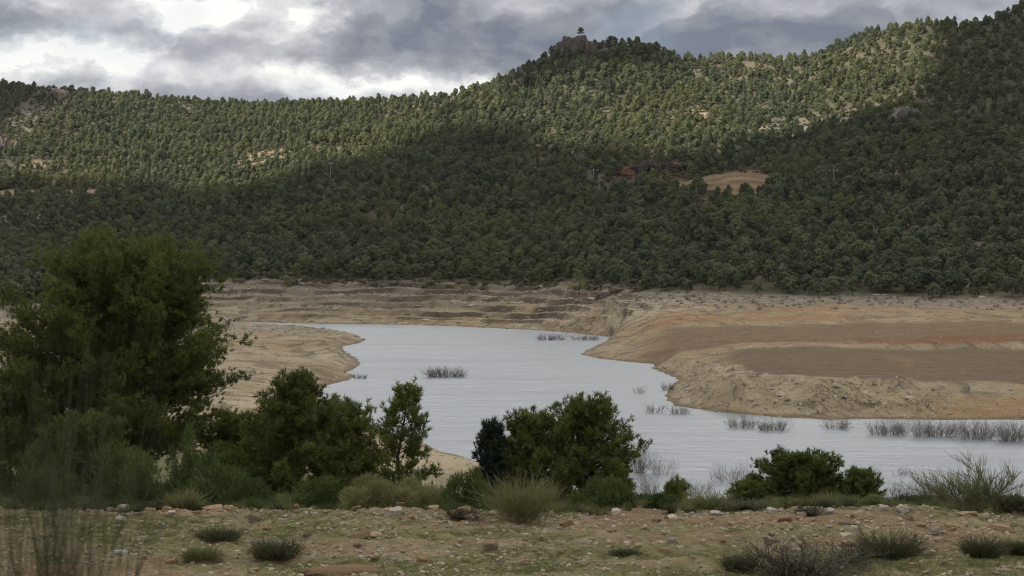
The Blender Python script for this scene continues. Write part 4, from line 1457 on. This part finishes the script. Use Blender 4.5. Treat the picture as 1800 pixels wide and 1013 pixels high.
tussock('dark rounded grass tussock on the stony terrace, left of centre', 483, 988, 944, 92, 601)
tussock('flat green tussock spreading on the terrace behind the others', 382, 948, 925, 82, 602, 'tuft')
tussock('small bright tussock at the left near the lower edge', 352, 992, 958, 66, 603, 'grass')
tussock('dark green tussock on the right half of the terrace', 1565, 984, 930, 125, 604)
tussock('dark green tussock near the right edge of the terrace', 1728, 979, 940, 78, 605)
tussock('small tussock at the far right border of the terrace', 1790, 975, 948, 50, 606)
tussock('low dark tussock in the middle right of the terrace', 1100, 980, 962, 50, 607)
tussock('small dark tussock in front of the grey dry bush', 1300, 1008, 972, 60, 608)


def dry_bush(label, px, base_py, top, wpx, seed, mat='drybush', n=26, name='dry_bush', d=None, r_=.006, lev=2, cat='dry bush', group=None, base=0):
    if d:
        x, y, z = on(px, d); z = max(z, -.05)
    else:
        x, y, z = at(px, base_py)
    h = max(.1, zat(top, y) - z); Rr = wpx / 2 / FPX * y
    me = dead_shrub_mesh(seed, h, 1.0, n, r_, lev, mat, 3, base * Rr)
    co = np.empty(len(me.vertices) * 3, np.float32); me.vertices.foreach_get('co', co); co = co.reshape(-1, 3)
    co[:, :2] *= Rr / np.percentile(np.abs(co[:, 0]), 98); co[:, 2] *= h / np.percentile(co[:, 2], 99.5)
    me.vertices.foreach_set('co', co.ravel()); me.update()
    o = obj(name, me, None, (x, y, z - .02))
    return tag(o, label, cat, group)


dry_bush('wide grey brown dry bush in the foreground at lower right', 1405, 1016, 946, 240, 651, n=90, r_=.005)
dry_bush('grey dry bush between the wide one and the dark tussock', 1500, 990, 938, 120, 652, n=50, r_=.005)
dry_bush('dark grey cushion of dead twigs at the terrace edge near the pale boulder', 815, 913, 891, 78, 653, n=80, r_=.006, name='dead_cushion')
dry_bush('dark grey cushion of dead twigs at the right terrace edge', 1420, 905, 888, 56, 654, n=60, r_=.006, name='dead_cushion')
dry_bush('low grey dry bush at the terrace edge, left of the right cushion', 1310, 898, 876, 90, 655, n=50, r_=.005)
dry_bush('leafless grey shrub left of the large open broom', 1625, 0, 818, 110, 656, 'dry', 22, 'leafless_shrub', d=34, r_=.010, lev=3)

# leafless tamarisks standing in the water
WATER = [('leafless shrub island standing in the middle of the lake', 783, 663, 643, 74, 60),
         ('small leafless shrub by the tip of the left spit', 633, 666, 656, 26, 12),
         ('line of leafless shrubs in the far inlet, left part', 968, 598, 585, 54, 26),
         ('line of leafless shrubs in the far inlet, right part', 1028, 598, 587, 50, 20),
         ('faint thin shrub in the water left of the right bank', 1125, 692, 676, 26, 6),
         ('little dark shrub at the notch of the right bank', 1174, 686, 670, 26, 14),
         ('thin shrub standing in the water under the bluff, leftmost', 1148, 726, 708, 40, 10),
         ('thin shrub standing in the water under the left end of the bluff', 1195, 728, 710, 44, 18),
         ('row of grey leafless shrubs below the bluff, left end', 1305, 752, 727, 60, 30),
         ('row of grey leafless shrubs below the bluff, middle', 1360, 757, 730, 66, 34),
         ('thin grey shrubs below the bluff between the two dense rows', 1470, 754, 734, 60, 22),
         ('dense grey leafless thicket at the right shore, left part', 1565, 764, 731, 84, 52),
         ('dense grey leafless thicket at the right shore, middle part', 1645, 768, 731, 90, 60),
         ('dense grey leafless thicket at the right shore, tall part', 1715, 772, 731, 80, 56),
         ('dense grey leafless thicket at the right border', 1778, 776, 733, 70, 52),
         ('leafless grey shrub in the water right of the middle pine clump', 1126, 832, 768, 60, 26),
         ('wispy leafless shrub beside the grey one right of the middle pine clump', 1165, 836, 792, 56, 16),
         ('round leafless shrub at the water near the little pale pine', 1142, 876, 828, 62, 22),
         ('spreading leafless shrub in the water, left of the wide bush like pine', 1285, 848, 806, 84, 24),
         ('thin leafless shrub behind the wide bush like pine', 1350, 832, 794, 50, 14),
         ('thin leafless shrub in the water behind the small round pine', 1525, 850, 812, 60, 16),
         ('faint leafless twigs in the water further right', 1590, 835, 818, 40, 8),
         ('low twiggy shrub in the water between the round one and the spreading one', 1225, 868, 838, 60, 18),
         ('twiggy shrub at the near waterline left of the large open broom', 1575, 872, 838, 56, 18),
         ('twiggy shrub at the near waterline close to the right border', 1782, 876, 838, 50, 18),
         ('small twigs in the open water right of centre', 1100, 772, 758, 26, 7)]
for k_, (lab, px, by, top, wpx, n) in enumerate(WATER):
    d = 25.0 * FPX / (by - 470.0)
    dry_bush(lab, px, 0, top, wpx, 700 + k_, 'dry', int(n * 3), 'leafless_shrub', d=d, r_=.000095 * d, lev=2, base=1.0 if px not in (1126, 1142) else .25, group='leafless shrubs standing in the lake')

# ------------------------------------------------------------------ terrace: stones and turf
rs = np.random.RandomState(31)
COLR = [(.28, .175, .09), (.38, .29, .18), (.50, .44, .34), (.15, .11, .07), (.33, .235, .135), (.28, .23, .17)]


def rock(label, px, py, wpx, hpx, col, seed, flat=.6, group=None):
    rs_ = np.random.RandomState(seed)
    x, y, z = at(px, py)
    W = wpx / 2 / FPX * y; Hh = hpx / FPX * y
    V, F = rock_geo(rs_, (W, W * rs_.uniform(.7, 1.0), Hh * .75), 3, 12, .10)
    cc = np.tile(np.asarray(col), (len(V), 1))
    o = obj('rock', mesh('rock', V, F, M['rock'], False, {'soil': cc}), None, (x, y, z + Hh * .15), (rs_.normal(0, .1), rs_.normal(0, .1), rs_.uniform(-.4, .4)))
    return tag(o, label, 'rock', group)


rock('long white stone lying alone at the lower left', 210, 975, 34, 10, (.55, .53, .48), 801)
rock('pale rounded boulder in front of the dark grey cushion', 822, 915, 42, 12, (.47, .40, .31), 802)
rock('pointed pale rock right of the right grey cushion', 1460, 905, 28, 18, (.42, .39, .33), 803)
rock('white rock cluster piece at the terrace edge left of the right cushion', 1358, 903, 26, 12, (.44, .41, .35), 804)
rock('flat rusty slab below the right grey cushion', 1380, 921, 36, 10, (.26, .14, .08), 805)
rock('pale block at the right terrace edge', 1588, 906, 30, 13, (.42, .38, .32), 806)
rock('broad tan rock at the right terrace edge beside the pale block', 1705, 910, 46, 14, (.40, .28, .18), 807)
rock('orange brown slab on the right of the terrace', 1760, 932, 56, 14, (.28, .19, .11), 808)
rock('orange brown flat rock left of the slab on the right', 1680, 930, 44, 12, (.30, .20, .11), 809)
rock('orange stone at the terrace edge under the bushy pine', 520, 898, 14, 12, (.30, .15, .06), 810)
rock('pale stone at the left end of the terrace edge', 256, 893, 18, 14, (.38, .33, .27), 811)
rock('brown broken clod in the left middle of the terrace', 630, 947, 46, 14, (.26, .17, .10), 812)
rock('tan flat stone in the left middle of the terrace beside the clod', 662, 944, 26, 10, (.42, .32, .21), 813)
rock('brown layered clod right of centre on the terrace', 862, 975, 44, 22, (.24, .16, .10), 814)
rock('white flat stone near the left terrace edge', 1262, 906, 28, 8, (.42, .37, .30), 815)
rock('long reddish slab at the left of the terrace edge', 375, 896, 50, 8, (.38, .22, .13), 816)
LBL = {0: 'rust orange stone lying on the terrace', 1: 'tan stone lying on the terrace', 2: 'pale stone lying on the terrace', 3: 'dark brown clod lying on the terrace', 4: 'orange tan stone lying on the terrace', 5: 'grey brown stone lying on the terrace'}
for i in range(265):
    ci = rs.choice(6, p=[.2, .2, .17, .18, .15, .1])
    py = 894 + 118 * rs.rand() ** 1.5
    w_ = 7.5 + 26 * rs.rand() ** 2.2
    rock(LBL[ci], rs.uniform(130, 1795), py, w_, w_ * rs.uniform(.3, .55), np.array(COLR[ci]) * rs.uniform(.85, 1.12), 900 + i, group='stones scattered over the terrace')

o = at(610, 1012)
Vm, Fm = ICO[4]
Vm = Vm * (1 + .22 * fbm(Vm[:, 0] * 3 + 5, Vm[:, 1] * 4 + Vm[:, 2] * 2, 4, 77))[:, None] * np.array([.66, .34, .10])
mo = obj('soil_mound', mesh('soil_mound', Vm, Fm, M['rock'], True, {'soil': np.tile(np.array([.19, .11, .055]), (len(Vm), 1))}), None, (o[0], o[1], o[2]))
tag(mo, 'low mound of bare orange soil at the lower border', 'soil mound')

PB = [mesh('pebble', *rock_geo(np.random.RandomState(330 + i), (1, .85, .5), 2, 10, .12), M['pebble']) for i in range(6)]
N = 26000
X4 = rs.uniform(-11.5, 11.5, N); Y4 = rs.uniform(21.5, 31.6, N)
g1 = fbm(X4 / 1.3, Y4 / 1.0, 3, 141)
ok = (rs.rand(N) < .42 + g1 * .9 + .35 * sstep(28.8, 30.2, Y4)) & (np.abs(X4) < Y4 * .37)
X4, Y4 = X4[ok], Y4[ok]
S4 = .010 + .060 * rs.rand(len(X4)) ** 3.5
scatter('pebbles', PB, np.stack([X4, Y4, H(X4, Y4) + S4 * .1], 1), rs.uniform(0, 6.28, (len(X4), 3)) * np.array([.08, .08, 1]), np.stack([S4, S4, S4], 1), rs.randint(0, 6, len(X4)), 'small reddish and pale stones covering the terrace')


def grass_proto(seed, n, h, rad):
    rs_ = np.random.RandomState(seed)
    V, F, tint = stems_geo(rs_, n, h, .8, .0035, 4, 1, .35, rad, 0, .04)
    return mesh('grass', V, F, M['grass'], False, {'tint': tint})


GP = [grass_proto(350 + i, 26, .065, .10) for i in range(6)]
N = 26000
X5 = rs.uniform(-11.5, 11.5, N); Y5 = rs.uniform(21.0, 31.0, N)
g1 = fbm(X5 / 2.2, Y5 / 1.6, 4, 111)
ok = (rs.rand(N) < .25 + g1 * 1.6) & (np.abs(X5) < Y5 * .37)
X5, Y5 = X5[ok], Y5[ok]
S5 = rs.uniform(.5, 1.25, len(X5))
scatter('grass', GP, np.stack([X5, Y5, H(X5, Y5) - .005], 1), np.stack([0 * S5, 0 * S5, rs.uniform(0, 6.28, len(S5))], 1), np.stack([S5, S5, S5 * rs.uniform(.5, 1.1, len(S5))], 1), rs.randint(0, 6, len(S5)), 'thin short grass between the terrace stones')

# rank growth on the slope just beyond the terrace edge
UG = []
for i in range(6):
    V, F, tint = stems_geo(np.random.RandomState(370 + i), 120, .55, .9, .005, 5, 1, .25, .12, 1, .05)
    UG.append(mesh('undergrowth', V, F, M[('broom', 'broom_green', 'tuft')[i % 3]], False, {'tint': tint}))
N = 8000
Y6 = 30.8 + 34 * rs.rand(N) ** 1.6; X6 = rs.uniform(-.38, .38, N) * Y6
ok = rs.rand(N) < .70 + fbm(X6 / 3, Y6 / 3, 3, 151)
X6, Y6 = X6[ok], Y6[ok]
S6 = rs.uniform(.35, 1.0, len(X6)) * (.55 + .45 * sstep(31, 35, Y6))
scatter('undergrowth', UG, np.stack([X6, Y6, H(X6, Y6) - .02], 1), np.stack([0 * S6, 0 * S6, rs.uniform(0, 6.28, len(S6))], 1), np.stack([S6] * 3, 1), rs.randint(0, 6, len(S6)), 'rank grass and low growth on the slope below the terrace')

# dry scrub at the top of the exposed bank
DS = [dead_shrub_mesh(390 + i, 1.0, 1.3, 16, .03, 1, 'dry') for i in range(5)]
N = 9000
X7 = rs.uniform(-230, 260, N); Y7 = rs.uniform(450, 850, N)
z7, zn7 = H(X7, Y7, True)
dt = zn7['tl'] - Y7
n1 = fbm(X7 / 18, Y7 / 9, 3, 161)
ok = (dt > -6) & (dt < np.where(zn7['px'] > 1150, 75, 40)) & (rs.rand(N) < sstep(75, 5, dt) * .9 + n1 * .9) & (zn7['s'] > 6) & (np.abs(X7) < Y7 * .36)
X7, Y7, z7 = X7[ok], Y7[ok], z7[ok]
S7 = rs.uniform(.5, 1.25, len(X7))
scatter('dry_scrub', DS, np.stack([X7, Y7, z7 - .05], 1), np.stack([0 * S7, 0 * S7, rs.uniform(0, 6.28, len(S7))], 1), np.stack([S7 * 1.4, S7 * 1.4, S7], 1), rs.randint(0, 5, len(S7)), 'grey dry scrub along the top of the exposed bank')


# ------------------------------------------------------------------ power poles in the forest
def box(c, s_):
    c = np.asarray(c, float); s_ = np.asarray(s_, float) / 2
    V = np.array([[x, y, z] for x in (-1, 1) for y in (-1, 1) for z in (-1, 1)]) * s_ + c
    F = np.array([[0, 1, 3, 2], [4, 6, 7, 5], [0, 4, 5, 1], [2, 3, 7, 6], [0, 2, 6, 4], [1, 5, 7, 3]])
    return V, F


def power_pole(label, px, base_py, top, arm):
    x, y, z = at(px, base_py, 620)
    h = zat(top, y) - z
    t_ = thing('power_pole', label, 'power pole', (x, y, z - .3))
    V, F = tubes([np.array([[0, 0, 0], [0, 0, h * .5], [0, 0, h]])], [np.array([.28, .24, .2])], 8)
    obj('pole', mesh('pole', V, F, M['wood'], True), t_)
    V, F = box((0, -.32, h - 1.2), (arm, .22, .22))
    obj('crossarm', mesh('crossarm', V, F, M['wood']), t_)
    for q_ in (-.46, 0, .46):
        V, F = tubes([np.array([[q_ * arm, -.32, h - 1.09], [q_ * arm, -.32, h - .8], [q_ * arm, -.32, h - .45]])], [np.array([.14, .2, .1])], 8)
        obj('insulator', mesh('insulator', V, F, M['ceramic'], True), t_)


power_pole('grey power pole with white insulators on the right slope', 1465, 336, 296, 4.6)
power_pole('power pole with a wide crossarm left of the red rock face', 1043, 322, 296, 6.0)
power_pole('thin power pole on the left slope at the edge of the sunlit forest', 581, 326, 284, 2.4)

# ------------------------------------------------------------------ plants close to the camera, out of focus
def near_broom(label, px, d, top, wpx, seed, n, base_z=None, droop=.2, mat='broom_blur'):
    x = (px - 900) / FPX * d
    return shrub(label, px, d, top, wpx, seed, mat, n, 'broom_shrub', droop, .8, .0016, 8, wob=.05, zpc=95, tips=True)


near_broom('blurred grey green broom close to the camera at the lower left', 40, 4.6, 725, 310, 521, 150)
near_broom('blurred taller broom close to the camera leaning right at the lower left', 160, 5.0, 755, 230, 522, 80)

pine('pine just right of the camera, one dark blurred branch hanging into the upper right corner', 2560, 3.0, -1500, 880, 523, base_frac=.56, shape='bush', dens=1.0, blade=.10, wid=.003, tints=(0, .3))

# ------------------------------------------------------------------ damp air over the valley
zl_, zh_ = float(GZ.min()) - 1.0, float(GZ.max()) + 16.0
hv, hf = box((-40, 1090, (zl_ + zh_) / 2), (2800, 2500, zh_ - zl_))
m_, t = new_mat('damp air')
pv = t.n('ShaderNodeVolumePrincipled')
pv.inputs['Color'].default_value = (.93, .96, 1.0, 1)
pv.inputs['Density'].default_value = 0.000018
ov = t.n('ShaderNodeOutputMaterial'); t.l(pv.outputs[0], ov.inputs['Volume'])
o = obj('haze', mesh('haze', hv, hf, m_))
tag(o, 'thin haze in the air over the valley', None, None, 'stuff')
print('haze z', zl_, zh_)

print('objects', len(bpy.data.objects))
